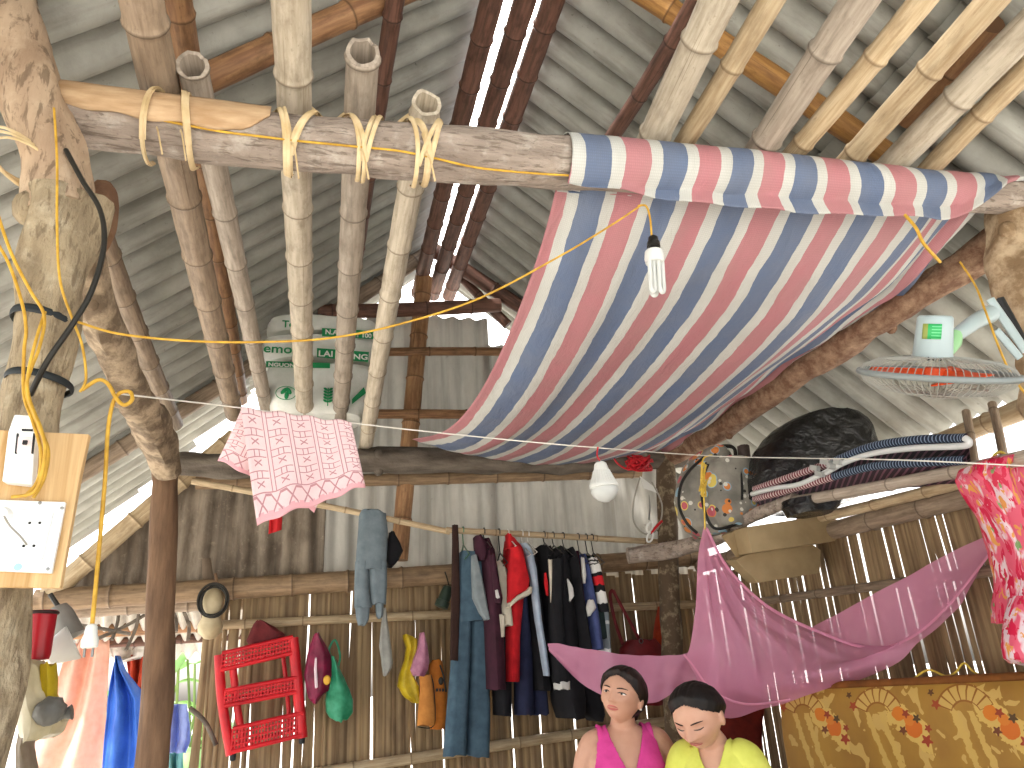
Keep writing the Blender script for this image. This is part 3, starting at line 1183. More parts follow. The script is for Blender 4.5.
for (dx, dy) in ((-.014, -.010), (0, .012), (.014, -.010)):
    q = c0 + V((dx, dy, 0))
    e = V((.0075, .003 if dy < 0 else 0, 0))
    b.tube(smooth([q - e, q - e + V((-.004, 0, -.05)), q - e + V((-.0075, 0, -.092)), q + V((-.0085, 0, -.103)), q + e + V((-.0075, 0, -.092)), q + e + V((-.004, 0, -.05)), q + e], 5), .0066, 8)
b.build('glass_tube', mat('bulb glass', 'D8DAD6', .25, tl=.2), root)

yb = 2.40
root = thing('led_bulb', P(602, 503, Y=yb), 'white dome-shaped bulb hanging by red cord from the washing line', 'light bulb')
t = P(600, 462, Y=yb)
k = 1 / pxm(t)
ax = V((.06, 0, -1)).normalized()
b = MB()
b.lathe(t, ax, [(0, 4 * k), (2 * k, 6 * k), (8 * k, 7.5 * k), (14 * k, 9.5 * k), (20 * k, 12 * k), (24 * k, 14 * k), (26 * k, 14.4 * k), (27 * k, 13 * k)], 28)
for i in range(28):
    a = 2 * PI * i / 28
    o = V((math.cos(a), math.sin(a), 0))
    b.tube([t + ax * 9 * k + o * 8 * k, t + ax * 16 * k + o * 10.6 * k, t + ax * 24 * k + o * 14.2 * k], .0016, 5)
b.build('housing', WPL, root)
b = MB()
b.lathe(t, ax, [(27 * k, 13.4 * k), (30 * k, 13.6 * k), (34 * k, 12 * k), (38 * k, 8 * k), (40.5 * k, 3 * k), (41 * k, .2 * k)], 28)
b.build('diffuser', mat('frosted dome', 'C9CBC8', .35, tl=.2), root)
b = MB()
b.tube(smooth([P(598, 447, Y=yb), P(597, 455, Y=yb), t + V((0, 0, .004))], 4), .003, 8)
b.build('cord', REDW, root, label='red cord')

# ------------------------------------------------------------------ towel on the line
def towel_col(N):
    u, v = N.uv()
    cu = (u * 4.6 + .25)
    cx = cu.fr()
    line = ((cx - .06).ab().lt(.022)).mx((cx - .22).ab().lt(.022))
    row = (v * 5.2 + .1).fr()
    incol = cx.gt(.24)
    hl = ((row - .08).ab().lt(.025)).mx((row - .42).ab().lt(.025))
    bars = row.gt(.08) * row.lt(.42) * (((cx - .52).ab().lt(.022)).mx((cx - .72).ab().lt(.022)))
    dx, dy = cx - .62, row - .70
    cross = ((dx.ab() * 1.0 - dy.ab() * 1.1).ab().lt(.045)) * dx.ab().lt(.15)
    body = v.lt(.76)
    pat = line.mx(incol * hl.mx(bars).mx(cross)) * body
    bx = (u * 7.5).fr() - .5
    by = (v - .865) / .075
    bcross = ((bx.ab() - by.ab() * .3).ab().lt(.06)) * bx.ab().lt(.3) * (v.gt(.77)) * v.lt(.95)
    edge = (v - .765).ab().lt(.006)
    teeth = (v.gt(.775)) * v.lt(.80) * ((u * 7.5 + .5).fr() - .5).ab().lt(.22)
    teeth2 = (v.gt(.925)) * v.lt(.955) * ((u * 11).fr() - .5).ab().lt(.28)
    hem = v.gt(.945)
    c = N.mix(hem.mx(teeth2), srgb('F3DADB'), srgb('E9B3BA'))
    c = N.mix(pat.mx(bcross).mx(edge).mx(teeth), c, srgb('BC8A90'))
    g = N.noise(N.comb(u, v), 6, 5)
    return N.mix(g.ramp(.35, .75) * .3, c, srgb('E8A9B1'))


TOWEL = mat('pink patterned towel', towel_col, .95, lambda N: N.noise(N.comb(N.uv()[0], N.uv()[1]), 90, 4), bstr=.3, bdist=.003, tl=.15)


def quadf(tl_, tr_, bl_, br_, fold, ph, yoff):
    def fn(u, v):
        p = tl_.lerp(tr_, u).lerp(bl_.lerp(br_, u), v)
        return p + V((0, yoff + fold * math.sin(u * 11 + ph + v * 1.5) * (.3 + v), .004 * math.sin(u * 23)))
    return fn


yt = 2.33
tl_, tr_, bl_, br_ = P(241, 408, Y=2.30), P(351, 423, Y=2.35), P(257, 525, Y=2.27), P(365, 487, Y=2.33)
b = MB()
b.grid(quadf(tl_, tr_, bl_, br_, .012, 0, -.006), 40, 40)
bl2, br2 = P(217, 459, Y=2.36), P(314, 510, Y=2.42)
b.grid(quadf(tl_, tr_, bl2, br2, .012, 1, .012), 40, 40)
tag(b.build('pink_towel', TOWEL, solid=.005), 'pink patterned towel folded over the washing line at the left', 'towel')
b = MB()
b.grid(lambda u, v: P(lerp(271, 283, u) - v * 2, lerp(500, 534 - 4 * u, v), Y=2.47 + .01 * math.sin(u * 7)), 6, 10)
tag(b.build('red_cloth', mat('red cloth', 'C4272B', .8, tl=.3), solid=.004), 'small red cloth end peeping out under the pink towel', 'cloth')

# ------------------------------------------------------------------ socket board on the forked post
WOOD = mat('pine board', lambda N: (lambda p: N.mix(N.noise(N.map(p, (14, 3, .8)), 2, 6, .6, 1.2).ramp(.38, .66), srgb('CFAE7F'), srgb('A9834F')))(N.ob()), .6, nb(20, 5, (5, 2, .5)), bstr=.15)
yb_ = PY - .115
root = thing('socket_board', P(40, 588, Y=yb_), 'pale wooden board screwed to the forked post, carrying breaker and sockets', 'electrical board')
b = MB()
b.prism([P(-40, 428, Y=yb_), P(-40, 586, Y=yb_), P(60, 588, Y=yb_), P(72, 520, Y=yb_), P(80, 476, Y=yb_), P(89, 434, Y=yb_)], (0, .018, 0))
b.build('board', WOOD, root, sm=False, bevel=.002)
WP = mat('socket plastic', 'E4E6E4', .35)
y1 = yb_ - .001
plate = MB()
plate.prism([P(-24, 500, Y=y1), P(-38, 570, Y=y1), P(53, 574, Y=y1), P(67, 503, Y=y1)], (0, -.010, 0))
plo = plate.build('wall_plate', WP, root, sm=False, bevel=.002, label='white surface plate')
y2 = y1 - .010
ip = MB()
ip.prism([P(22, 510, Y=y2), P(11, 556, Y=y2), P(43, 560, Y=y2), P(54, 513, Y=y2)], (0, -.006, 0))
ip.build('socket_module', WP, plo, sm=False, bevel=.0015)
y3 = y2 - .006
DK = mat('dark slot', '1B1B1B', .5)
sk = MB()
hl = MB()
for (cx, cy) in ((35, 523), (29, 546)):
    c = P(cx, cy, Y=y3)
    sk.lathe(c, (0, -1, 0), [(-.002, .0175), (.0015, .0175), (.0025, .016), (.001, .0155), (.001, .001)], 24)
    for s in (-1, 1):
        hl.tube([c + V((s * .0085, -.0008, 0)), c + V((s * .0085, -.0018, 0))], .0028, 8)
sk.build('socket_ring', WP, plo)
hl.build('socket_hole', DK, plo)
sc_ = MB()
for (cx, cy) in ((62, 508), (48, 569), (40, 503)):
    sc_.lathe(P(cx, cy, Y=y2), (0, -1, 0), [(-.001, .0035), (.001, .0033), (.0015, .001)], 10)
sc_.build('screw', mat('metal', '8C8C88', .35, metal=1), plo)
lb = MB()
lb.lathe(P(18, 567, Y=y2), (0, -1, 0), [(0, .007), (.0005, .007), (.0006, .0001)], 16)
lb.build('maker_mark', mat('pale blue mark', '9DBBD6', .5), plo, label='pale blue oval mark')
cn = MB()
cn.lathe(P(3, 516, Y=y2), (0, -1, 0), [(0, .017), (.004, .017), (.018, .013), (.020, .004)], 20)
cn.build('plug', WP, plo, label='round white plug')
cn = MB()
cn.tube(smooth(pz((4, 516, y2 - .018), (10, 526, y2 - .02), (20, 536, y2 - .02), (27, 545, y2 - .012)), 5), .0018, 6)
cn.build('thin_lead', mat('grey lead', '8E8A80', .5), plo)
# breaker
br = MB()
br.prism([P(19, 419, Y=y1), P(13, 436, Y=y1), P(7, 485, Y=y1), P(37, 488, Y=y1), P(40, 437, Y=y1), P(36, 420, Y=y1)], (0, -.028, 0))
bro = br.build('breaker', WP, root, sm=False, bevel=.003, label='white circuit breaker')
y4 = y1 - .028
q = MB()
q.prism([P(18, 437, Y=y4), P(15, 453, Y=y4), P(33, 454, Y=y4), P(35, 438, Y=y4)], (0, -.004, 0))
q.build('breaker_window', mat('pinkish label', 'E7D3D0', .4), bro, sm=False, bevel=.001)
q = MB()
q.prism([P(24, 441, Y=y4 - .004), P(23, 445, Y=y4 - .004), P(27, 445, Y=y4 - .004), P(28, 441, Y=y4 - .004)], (0, -.006, 0))
for (xa, xb) in ((16.5, 18), (33, 34.5)):
    q.prism([P(xa + 1, 434, Y=y4), P(xa - 1, 454, Y=y4), P(xb - 1, 454, Y=y4), P(xb + 1, 434, Y=y4)], (0, -.005, 0))
q.prism([P(22, 429, Y=y4), P(22, 431, Y=y4), P(33, 431.5, Y=y4), P(33, 429.5, Y=y4)], (0, -.002, 0))
q.build('breaker_switch', DK, bro, sm=False)
# ------------------------------------------------------------------ soft things: outline rows -> closed folded volume
def drape(b, rows, Y, dep, n=28, folds=.12, nf=5, seed=0, sub=4, m=0, p=.8, yfn=None):
    """rows of (pixel row, left, right) seen at depth Y; the section is a flattened, folded oval"""
    rr = random.Random(seed)
    ph = rr.random() * 6
    L = []
    for i in range(len(rows) - 1):
        for k in range(sub):
            t = k / sub
            L.append([lerp(rows[i][q], rows[i + 1][q], t) for q in range(3)])
    L.append(list(rows[-1]))
    rings, vs = [], []
    N = len(L)
    for i, (y, xl, xr) in enumerate(L):
        yy = Y if yfn is None else yfn(i / (N - 1))
        a, c = P(xl, y, Y=yy), P(xr, y, Y=yy)
        mid = (a + c) / 2
        hx = (c - a) / 2
        d = dep if not hasattr(dep, '__len__') else lerp(dep[0], dep[-1], i / (N - 1)) if len(dep) == 2 else None
        ring = []
        for j in range(n):
            th = 2 * PI * j / n
            cx, sy = math.cos(th), math.sin(th)
            cx = math.copysign(abs(cx) ** p, cx)
            sy = math.copysign(abs(sy) ** p, sy)
            f = 1 + folds * (math.sin(nf * th + ph + i * .05) * .6 + .5 * noise.noise(V((cx * 1.7, sy * 1.7, i * .12 + seed * 3.7))))
            wob = V((0, .0, .012 * noise.noise(V((cx * 2, i * .3, seed)))))
            ring.append(mid + hx * cx * (1 + .06 * (f - 1)) + V((0, d * sy * f, 0)) + wob)
        rings.append(ring)
        vs.append(i / (N - 1))
    b.rings(rings, vs, m=m)


def cloth(name, c1, c2=None, rough=.9, tl=0.08):
    return mat(name, two(c1, c2 or c1, 16, 6, lo=.3, hi=.7), rough, nb(70, 5), bstr=.25, bdist=.004, tl=tl)


def plastic(name, c1, c2, tl=.3, rough=.35):
    return mat(name, two(c1, c2, 14, 4), rough, nb(16, 4), bstr=.5, bdist=.01, tl=tl)


YCL = 4.42
bamboo_pole(P(192, 481, Y=YCL), P(450, 532, Y=YCL), .019, .018, B_TAN, 'thin bamboo clothes pole, sloping left part behind the pink towel', 'clothes pole', name='clothes_pole')
bamboo_pole(P(446, 530, Y=YCL - .03), P(690, 544, Y=YCL - .03), .019, .019, B_TAN, 'thin bamboo clothes pole, right part carrying the hangers', 'clothes pole', name='clothes_pole')


def pole_y(x):
    return lerp(530, 544, (x - 446) / 244) if x > 446 else lerp(481, 532, (x - 192) / 258)


def hanger(parent, x, m, ytop, arms=.17):
    b = MB()
    t = P(x, pole_y(x), Y=YCL - .03)
    z0 = P(x, ytop, Y=YCL).z
    pts = [t + V((0, -.022, -.012)), t + V((0, -.026, .012)), t + V((0, 0, .026)), t + V((0, .024, .008)), t + V((0, .016, -.03)), V((t.x, t.y, z0 + .01))]
    b.tube(smooth(pts, 4), .0032, 6)
    tri = [V((t.x, t.y - arms, z0 - .07)), V((t.x, t.y, z0 + .012)), V((t.x, t.y + arms, z0 - .07)), V((t.x, t.y, z0 - .075))]
    b.tube(tri, .0045, 6, loop=True)
    return b.build('hanger', m, parent)


HW, HB, HG = mat('white hanger', 'D9D9D2', .4), mat('black hanger', '1C1C1E', .4), mat('green hanger', '4F7A5E', .4)
GCL = None


def garment(name, label, cat, pieces, hang=None, Y=YCL):
    """pieces: (part, rows, depth, material, folds[, y offset])"""
    r0 = pieces[0][1]
    root = thing(name, P((r0[-1][1] + r0[-1][2]) / 2, r0[-1][0], Y=Y), label, cat, 'clothes hanging on the bamboo pole')
    for i, pc in enumerate(pieces):
        part, rows, dep, m, fo = pc[:5]
        b = MB()
        drape(b, rows, Y + (pc[5] if len(pc) > 5 else 0), dep, folds=fo, seed=len(bpy.data.objects))
        b.build(part, m, root, label=pc[6] if len(pc) > 6 else None)
    if hang:
        hanger(root, hang[0], hang[1], hang[2])
    return root


def bands(name, cols, edges, along='v', rough=.9):
    """hard colour bands along v"""
    def fn(N):
        u, v = N.uv()
        c = srgb(cols[0])
        for e, q in zip(edges, cols[1:]):
            c = N.mix(v.gt(e), c, srgb(q))
        return c
    return mat(name, fn, rough, nb(70, 5), bstr=.2, bdist=.004)


DENIM = cloth('denim', '4F6878', '394D5C')
BLACKC = cloth('black cloth', '1D1D21', '141418')
NAVY = cloth('navy cloth', '272C48', '1D2138')
PURP = cloth('plum cloth', '43202F', '321824')
CREAM = cloth('cream cloth', 'CFC8B6', 'B8B09E')
REDC = cloth('bright red cloth', 'CE2128', 'A8161F')
LBLUE = cloth('pale blue cloth', 'B3C2D2', '97A8BC')
GREYC = cloth('grey cloth', '8D9699', '737C80')
BLUEC = cloth('blue cloth', '4B5788', '3A4570')
DGREEN = cloth('dark green cloth', '2C3B3A', '222E2E')
WHITEC = cloth('white cloth', 'DADAD6', 'C6C6C2')
SWEAT = cloth('blue grey cloth', '7A868C', '626F77')
BROWNC = cloth('dark brown cloth', '3A2620', '2B1B17')
STRIPE = bands('black white red bands', ['DADAD6', '18181B', 'DADAD6', '18181B', 'DADAD6', '18181B', 'C22029', '18181B', 'DADAD6', '18181B'], [.10, .16, .27, .33, .47, .53, .68, .76, .90])
GSTRIPE = bands('grey lined cloth', ['7F888E', 'C9CDCF', '7F888E', 'C9CDCF', '7F888E', 'C9CDCF', '7F888E', 'C9CDCF', '7F888E'], [.18, .21, .42, .45, .66, .69, .88, .91])

garment('sweatpants', 'blue-grey sweatpants folded over the clothes pole beside the pink towel', 'trousers', [
    ('waist', [(511, 361, 380), (514, 359, 386), (530, 358, 388), (555, 356, 387), (570, 355, 386)], .05, SWEAT, .10),
    ('leg', [(562, 355, 369), (590, 354, 369), (608, 354, 372)], .045, SWEAT, .12), ('leg', [(562, 368, 387), (585, 369, 387), (604, 371, 386)], .045, SWEAT, .12),
    ('cuff', [(606, 355, 370), (618, 356, 369), (625, 358, 366)], .035, SWEAT, .15), ('cuff', [(603, 375, 384), (615, 376, 383), (618, 377, 382)], .035, SWEAT, .15)])
garment('black_cap', 'black cloth cap hanging behind the blue-grey sweatpants', 'cap', [
    ('crown', [(533, 389, 394), (542, 387, 399), (551, 386, 403), (560, 386, 399), (566, 387, 393)], .06, BLACKC, .06)], Y=4.5)
garment('belt', 'dark brown cloth strap hanging left of the jeans', 'strap', [
    ('strap', [(525, 452, 458), (545, 452, 459), (600, 451, 460), (660, 450, 458)], .012, BROWNC, .05)], Y=YCL - .06)
garment('jeans', 'faded blue jeans, the longest garment on the clothes pole', 'jeans', [
    ('waist', [(553, 459, 482), (562, 456, 485), (590, 455, 486), (622, 453, 487)], .07, DENIM, .08),
    ('leg', [(612, 454, 471), (660, 451, 470), (710, 447, 468), (755, 443, 466)], .06, DENIM, .10), ('leg', [(612, 469, 487), (660, 469, 489), (710, 467, 490), (756, 465, 489)], .06, DENIM, .10, .03)],
    (463, HG, 548))
garment('grey_shirt', 'light grey shirt tail hanging over the jeans', 'shirt', [
    ('body', [(556, 471, 476), (575, 471, 481), (598, 472, 486), (612, 478, 488), (620, 484, 489)], .05, GREYC, .10, -.07)])
garment('plum_jacket', 'dark plum long jacket right of the jeans', 'jacket', [
    ('body', [(541, 480, 488), (552, 477, 493), (580, 480, 497), (630, 483, 501), (690, 485, 503)], (.10, .16), PURP, .10),
    ('hood', [(537, 474, 480), (545, 474, 486), (555, 475, 488), (562, 478, 484)], .07, PURP, .08, -.06),
    ('sleeve', [(556, 489, 494), (575, 491, 497), (598, 493, 502), (604, 494, 501)], .05, PURP, .08, -.12),
    ('tag', [(590, 495, 498), (598, 496, 500)], .004, WHITEC, 0, -.19)], (484, HB, 541))
garment('black_trousers', 'black trousers whose hem shows below the plum jacket', 'trousers', [
    ('leg', [(600, 492, 506), (660, 492, 510), (715, 494, 510)], .10, BLACKC, .08, .05)])
garment('cream_shirt', 'cream shirt between the plum jacket and the red polo shirt', 'shirt', [
    ('body', [(562, 493, 500), (570, 494, 506), (600, 497, 509), (627, 498, 511)], (.06, .12), CREAM, .12, -.02),
    ('tail', [(615, 497, 505), (637, 499, 504)], .03, CREAM, .1, -.11)], (499, HB, 556))
garment('red_polo_shirt', 'bright red polo shirt with cream-edged sleeve', 'shirt', [
    ('body', [(540, 506, 513), (550, 504, 522), (575, 504, 524), (640, 503, 518), (682, 503, 517)], (.09, .12), REDC, .08),
    ('collar', [(535, 506, 510), (541, 506, 513), (549, 506, 514)], .05, REDC, .05, -.07),
    ('sleeve', [(548, 509, 521), (562, 508, 525), (580, 507, 529), (590, 507, 528), (597, 507, 517), (603, 507, 509)], .05, REDC, .08, -.13),
    ('sleeve_trim', [(588, 527, 531), (593, 521, 531), (597, 514, 525), (602, 508, 517), (607, 506, 509)], .052, CREAM, .03, -.135, 'cream sleeve edge')], (508, HW, 540))
garment('navy_trousers', 'navy trousers hanging under the red polo shirt', 'trousers', [
    ('leg', [(596, 516, 526), (650, 514, 531), (715, 515, 533)], .08, NAVY, .10, .03), ('leg', [(596, 526, 536), (650, 530, 542), (714, 532, 548)], .08, NAVY, .10, .06)])
garment('black_shirt', 'black shirt behind the pale blue sleeve', 'shirt', [
    ('body', [(548, 518, 526), (560, 522, 534), (610, 526, 540), (690, 531, 548)], (.10, .14), BLACKC, .10, .06)], (522, HW, 548))
garment('pale_blue_shirt', 'pale blue shirt with one long narrow sleeve hanging down', 'shirt', [
    ('body', [(545, 517, 525), (552, 521, 531), (570, 527, 535), (580, 528, 536)], .08, LBLUE, .08, -.02),
    ('sleeve', [(556, 525, 533), (580, 530, 537), (620, 535, 541), (650, 540, 546), (676, 544, 549)], .04, LBLUE, .10, -.10)], (528, HW, 546))
garment('printed_jacket', 'black jacket with a red and beige stripe down its edge', 'jacket', [
    ('body', [(548, 536, 549), (560, 538, 552), (600, 543, 553), (650, 546, 556)], (.10, .14), BLACKC, .10, .02),
    ('red_stripe', [(573, 544, 546), (583, 544, 548), (595, 546, 548)], .01, REDC, .02, -.13, 'red stripe'),
    ('beige_stripe', [(560, 548, 552), (590, 550, 553), (620, 551, 555), (627, 552, 554)], .012, CREAM, .02, -.135, 'beige stripe')], (544, HB, 546))
garment('black_coat', 'long black coat with a white cuff, biggest of the black garments', 'coat', [
    ('body', [(549, 553, 560), (558, 550, 567), (600, 549, 571), (650, 550, 576), (700, 553, 582), (718, 560, 580)], (.10, .17), BLACKC, .10),
    ('sleeve', [(560, 551, 561), (620, 549, 562), (684, 553, 569)], .06, BLACKC, .08, -.12),
    ('cuff', [(682, 554, 569), (689, 555, 569)], .062, WHITEC, .04, -.12, 'white cuff'),
    ('tail', [(650, 574, 586), (690, 577, 599), (715, 584, 603), (721, 590, 600)], .10, BLACKC, .10, .06)], (553, HB, 548))
garment('black_jacket', 'black jacket with a white patch, right of the long coat', 'jacket', [
    ('body', [(550, 564, 570), (562, 564, 576), (600, 569, 580), (650, 573, 588)], (.10, .15), BLACKC, .10),
    ('patch', [(580, 567, 569), (588, 568, 573), (596, 569, 574), (601, 569, 571)], .01, WHITEC, .02, -.155, 'white patch')], (563, HB, 550))
garment('maroon_shirt', 'thin maroon edge of a shirt between the black jacket and the blue shirt', 'shirt', [
    ('body', [(553, 571, 576), (600, 574, 581), (650, 580, 587)], (.08, .13), PURP, .08, .02)])
garment('blue_shirt', 'dull blue shirt right of the black jackets', 'shirt', [
    ('body', [(556, 576, 583), (570, 577, 587), (610, 581, 594), (650, 585, 599)], (.09, .15), BLUEC, .10)], (578, HB, 555))
garment('dark_green_shirt', 'dark green shirt with a white edge, left of the striped sleeve', 'shirt', [
    ('body', [(558, 582, 592), (575, 583, 597), (600, 586, 599), (640, 590, 602)], (.09, .14), DGREEN, .10, .02),
    ('white_edge', [(558, 581, 584), (575, 582, 586), (583, 583, 585)], .015, WHITEC, .04, -.12, 'white edge'),
    ('white_hem', [(600, 588, 593), (607, 586, 596), (616, 587, 590)], .02, WHITEC, .05, -.13, 'white hem')], (586, HB, 556))
garment('striped_pullover', 'black white and red banded pullover sleeve with grey lined body, rightmost garment', 'pullover', [
    ('sleeve', [(559, 588, 595), (566, 589, 599), (585, 593, 603), (612, 597, 608)], .06, STRIPE, .06, -.08),
    ('body', [(600, 594, 604), (612, 594, 606), (650, 597, 608), (690, 600, 612)], .10, GSTRIPE, .08)], (592, HB, 556))

# ------------------------------------------------------------------ things hung on the slatted wall
YH = 4.64
GW = 'things hung on the slatted back wall'


def soft(name, label, cat, rows, dep, m, Y=YH, folds=.18, extra=None, nf=5, group=None):
    b = MB()
    drape(b, rows, Y, dep, folds=folds, nf=nf, seed=len(bpy.data.objects))
    if extra:
        extra(b)
    return tag(b.build(name, m), label, cat, group)


def loopstrap(pts, r):
    return lambda b: b.tube(smooth(pts, 5), r, 6, sq=.5)


soft('plastic_bag', 'green plastic bag hanging right of the red rack', 'plastic bag',
     [(657, 331, 334), (664, 331, 338), (676, 330, 343), (688, 327, 349), (700, 325, 353), (712, 326, 353), (719, 331, 348), (721, 336, 343)], .075, plastic('green film', '4DB08A', '2A8A62'),
     extra=loopstrap(pz((333, 660, YH), (329, 650, YH), (335, 640, YH), (340, 655, YH), (338, 668, YH)), .006))
rt = thing('maroon_bag', P(318, 702, Y=YH), 'maroon plastic bag hanging beside the red rack', 'plastic bag')
b = MB()
drape(b, [(634, 314, 319), (642, 311, 324), (655, 307, 331), (675, 304, 332), (690, 306, 329), (699, 309, 320), (703, 312, 317)], YH - .03, .06, folds=.2, seed=4)
b.build('bag_body', plastic('maroon film', '8E2148', '651632', .2), rt)
b = MB()
b.ell(P(327, 680, Y=YH - .095), (.02, .008, .025), 12, 8)
b.build('yellow_mark', mat('yellow mark', 'D8A63A', .5), rt, label='yellow spot')
b = MB()
drape(b, [(658, 315, 317), (670, 314, 317), (688, 315, 318)], YH - .10, .004, folds=.02)
b.build('white_streak', mat('white mark', 'D9C3CB', .5), rt, label='pale streak')
soft('yellow_bag', 'crumpled yellow plastic bag hanging left of the orange bags', 'plastic bag',
     [(635, 403, 408), (639, 403, 417), (648, 406, 417), (660, 404, 414), (676, 399, 414), (686, 397, 419), (694, 402, 420), (703, 412, 420)], .06, plastic('yellow film', 'DCC22E', 'B0951C'))
soft('mesh_bag', 'small pinkish-purple mesh bag hanging above the orange bags', 'plastic bag',
     [(633, 420, 424), (645, 418, 427), (660, 413, 429), (670, 410, 428), (676, 413, 424)], .05, plastic('mauve film', 'C58AA2', 'A2627E'), Y=YH - .06)
soft('orange_bag', 'orange cloth bag with black edging, left one of the pair', 'bag',
     [(675, 419, 431), (690, 420, 433), (710, 418, 435), (725, 417, 435)], .03, cloth('dull orange cloth', 'CC8A45', 'AD6F34'), Y=YH - .05, folds=.08,
     extra=None)
rt = thing('orange_bag', P(438, 731, Y=YH), 'orange cloth bag with black lettering and strap, right one of the pair', 'bag')
b = MB()
drape(b, [(660, 432, 441), (665, 429, 443), (690, 429, 447), (715, 428, 447), (729, 430, 446)], YH, .035, folds=.08, seed=3)
b.build('bag_body', cloth('orange cloth', 'C87A30', 'A96224'), rt)
b = MB()
b.tube(smooth(pz((440, 665, YH - .05), (444, 678, YH - .055), (446, 692, YH - .05)), 5), .005, 6)
b.tube(smooth(pz((431, 675, YH - .05), (434, 690, YH - .05), (434, 725, YH - .05), (418, 727, YH - .09)), 5), .003, 6)
b.build('black_strap', BLK, rt)
b = MB()
for i, (x, w_) in enumerate(((437, 2.2), (440, 1.6), (443, 2.2), (446, 1.4))):
    q = P(x, 690, Y=YH - .052)
    b.box(q, (w_ * .006, .004, .016))
b.ell(P(441, 681, Y=YH - .045), (.016, .01, .022), 10, 6)
b.build('printed_mark', BLK, rt, label='black print')
soft('grey_rag', 'thin pale grey rag hanging below the sweatpants', 'rag',
     [(608, 383, 386), (625, 381, 388), (645, 379, 391), (662, 381, 393), (668, 382, 392), (676, 383, 386)], .02, cloth('pale grey cloth', 'A8A8A2', '8E8E88', tl=.2), Y=4.6)
rt = thing('lantern', P(445, 609, Y=4.55), 'small dark torch hanging from a cord left of the jeans', 'torch')
b = MB()
t, e = P(449, 586, Y=4.55), P(441, 607, Y=4.55)
ax = (e - t).normalized()
Ls = (e - t).length
b.lathe(t, ax, [(0, .012), (.01, .03), (.03, .034), (Ls * .7, .036), (Ls * .72, .042), (Ls, .042), (Ls + .004, .03)], 18)
b.build('casing', mat('dark green plastic', '2E3A30', .4), rt)
b = MB()
b.tube(smooth([t, P(447, 578, Y=4.56), P(445, 572, Y=4.6)], 4), .004, 6)
b.build('cord', BLK, rt)
# coil of wire and gourd
b = MB()
for k in range(7):
    c = P(213 + R.uniform(-1, 1), 601 + R.uniform(-2, 2), Y=4.56 - .01 * k * .4)
    rx, rz = .072 * R.uniform(.85, 1.1), .085 * R.uniform(.85, 1.1)
    b.tube([c + V((math.cos(q) * rx, .012 * math.sin(q + k), math.sin(q) * rz)) for q in [2 * PI * i / 26 for i in range(26)]], .004, 6, loop=True)
tag(b.build('wire_coil', BLK), 'coil of dark wire hanging at the edge of the doorway', 'coil')
rt = thing('gourd', P(213, 636, Y=4.62), 'pale dried gourd hanging behind the wire coil', 'gourd')
b = MB()
g0 = P(214, 586, Y=4.62)
gp = 1 / pxm(g0)
b.lathe(g0, (0, 0, -1), [(0, 3 * gp), (8 * gp, 9 * gp), (16 * gp, 11 * gp), (24 * gp, 9 * gp), (30 * gp, 8.5 * gp), (38 * gp, 12 * gp), (44 * gp, 11 * gp), (50 * gp, 5 * gp), (51 * gp, .5 * gp)], 20)
b.build('fruit', mat('gourd skin', two('C2B392', 'A39272', 9, 5), .6), rt)
b = MB()
b.tube(smooth([g0 + V((0, 0, -.005)), g0 + V((.01, 0, .03)), g0 + V((0, 0, .07))], 4), .008, 6)
b.build('stem', POSTD, rt)
# maroon pan behind the rack
soft('maroon_cloth', 'dark maroon cloth bundle tucked above the red rack', 'cloth', [(621, 256, 262), (627, 252, 275), (634, 249, 285), (641, 246, 284), (646, 250, 270)], .05, cloth('maroon cloth', '6E2A2C', '4F1C1F'), Y=4.66)

# red plastic rack
REDP = mat('red plastic', two('CE1F28', 'A81620', 6, 3), .35)
YS = 4.60
rt = thing('red_rack', P(262, 756, Y=YS), 'red plastic three-tier rack hung sideways on the slatted wall', 'rack')
for (pts, r) in ((((219, 655), (222, 700), (231, 755)), .026), (((233, 668), (237, 705), (244, 748)), .020), (((293, 638), (298, 690), (302, 738)), .030), (((283, 655), (287, 690), (290, 730)), .012)):
    b = MB()
    off = 0 if r > .015 else .09
    b.tube(smooth([P(x, y, Y=YS + off) for x, y in pts], 5), r, 10, sq=1.0)
    b.build('upright', REDP, rt)


def rack_tier(a, c, h, yo):
    A, C = P(*a, Y=YS + yo), P(*c, Y=YS + yo)
    b = MB()
    up = V((0, 0, h))
    n = 22
    for z in (0, .25, .5, .75, 1):
        b.tube([A + up * z, C + up * z], .012 if z in (0, 1) else .006, 8)
    for i in range(n + 1):
        q = A.lerp(C, i / n)
        b.box(q + up * .5, (.008, .012, h))
    # the tier reaches back from the front rail
    for i in range(9):
        q = A.lerp(C, (i + .5) / 9)
        b.tube([q, q + V((0, .10, .03))], .006, 6)
    b.tube([A + V((0, .10, .03)), C + V((0, .10, .03))], .009, 8)
    b.build('tier', REDP, rt)


rack_tier((221, 670), (292, 653), .085, -.02)
rack_tier((224, 706), (297, 692), .075, -.02)
rack_tier((231, 752), (302, 735), .11, -.02)
b = MB()
for (x, y) in ((302, 740), (233, 757)):
    b.lathe(P(x, y - 3, Y=YS), (0, 0, -1), [(0, .017), (.03, .015), (.034, .008)], 10)
b.build('rubber_foot', RUB, rt, label='black foot')
# broom handle left of the rack
cord(pz((190, 708, 4.7), (205, 722, 4.68), (216, 745, 4.66)), .013, DARKLOG, 'stick', 'crooked grey stick leaning left of the red rack', 'stick')

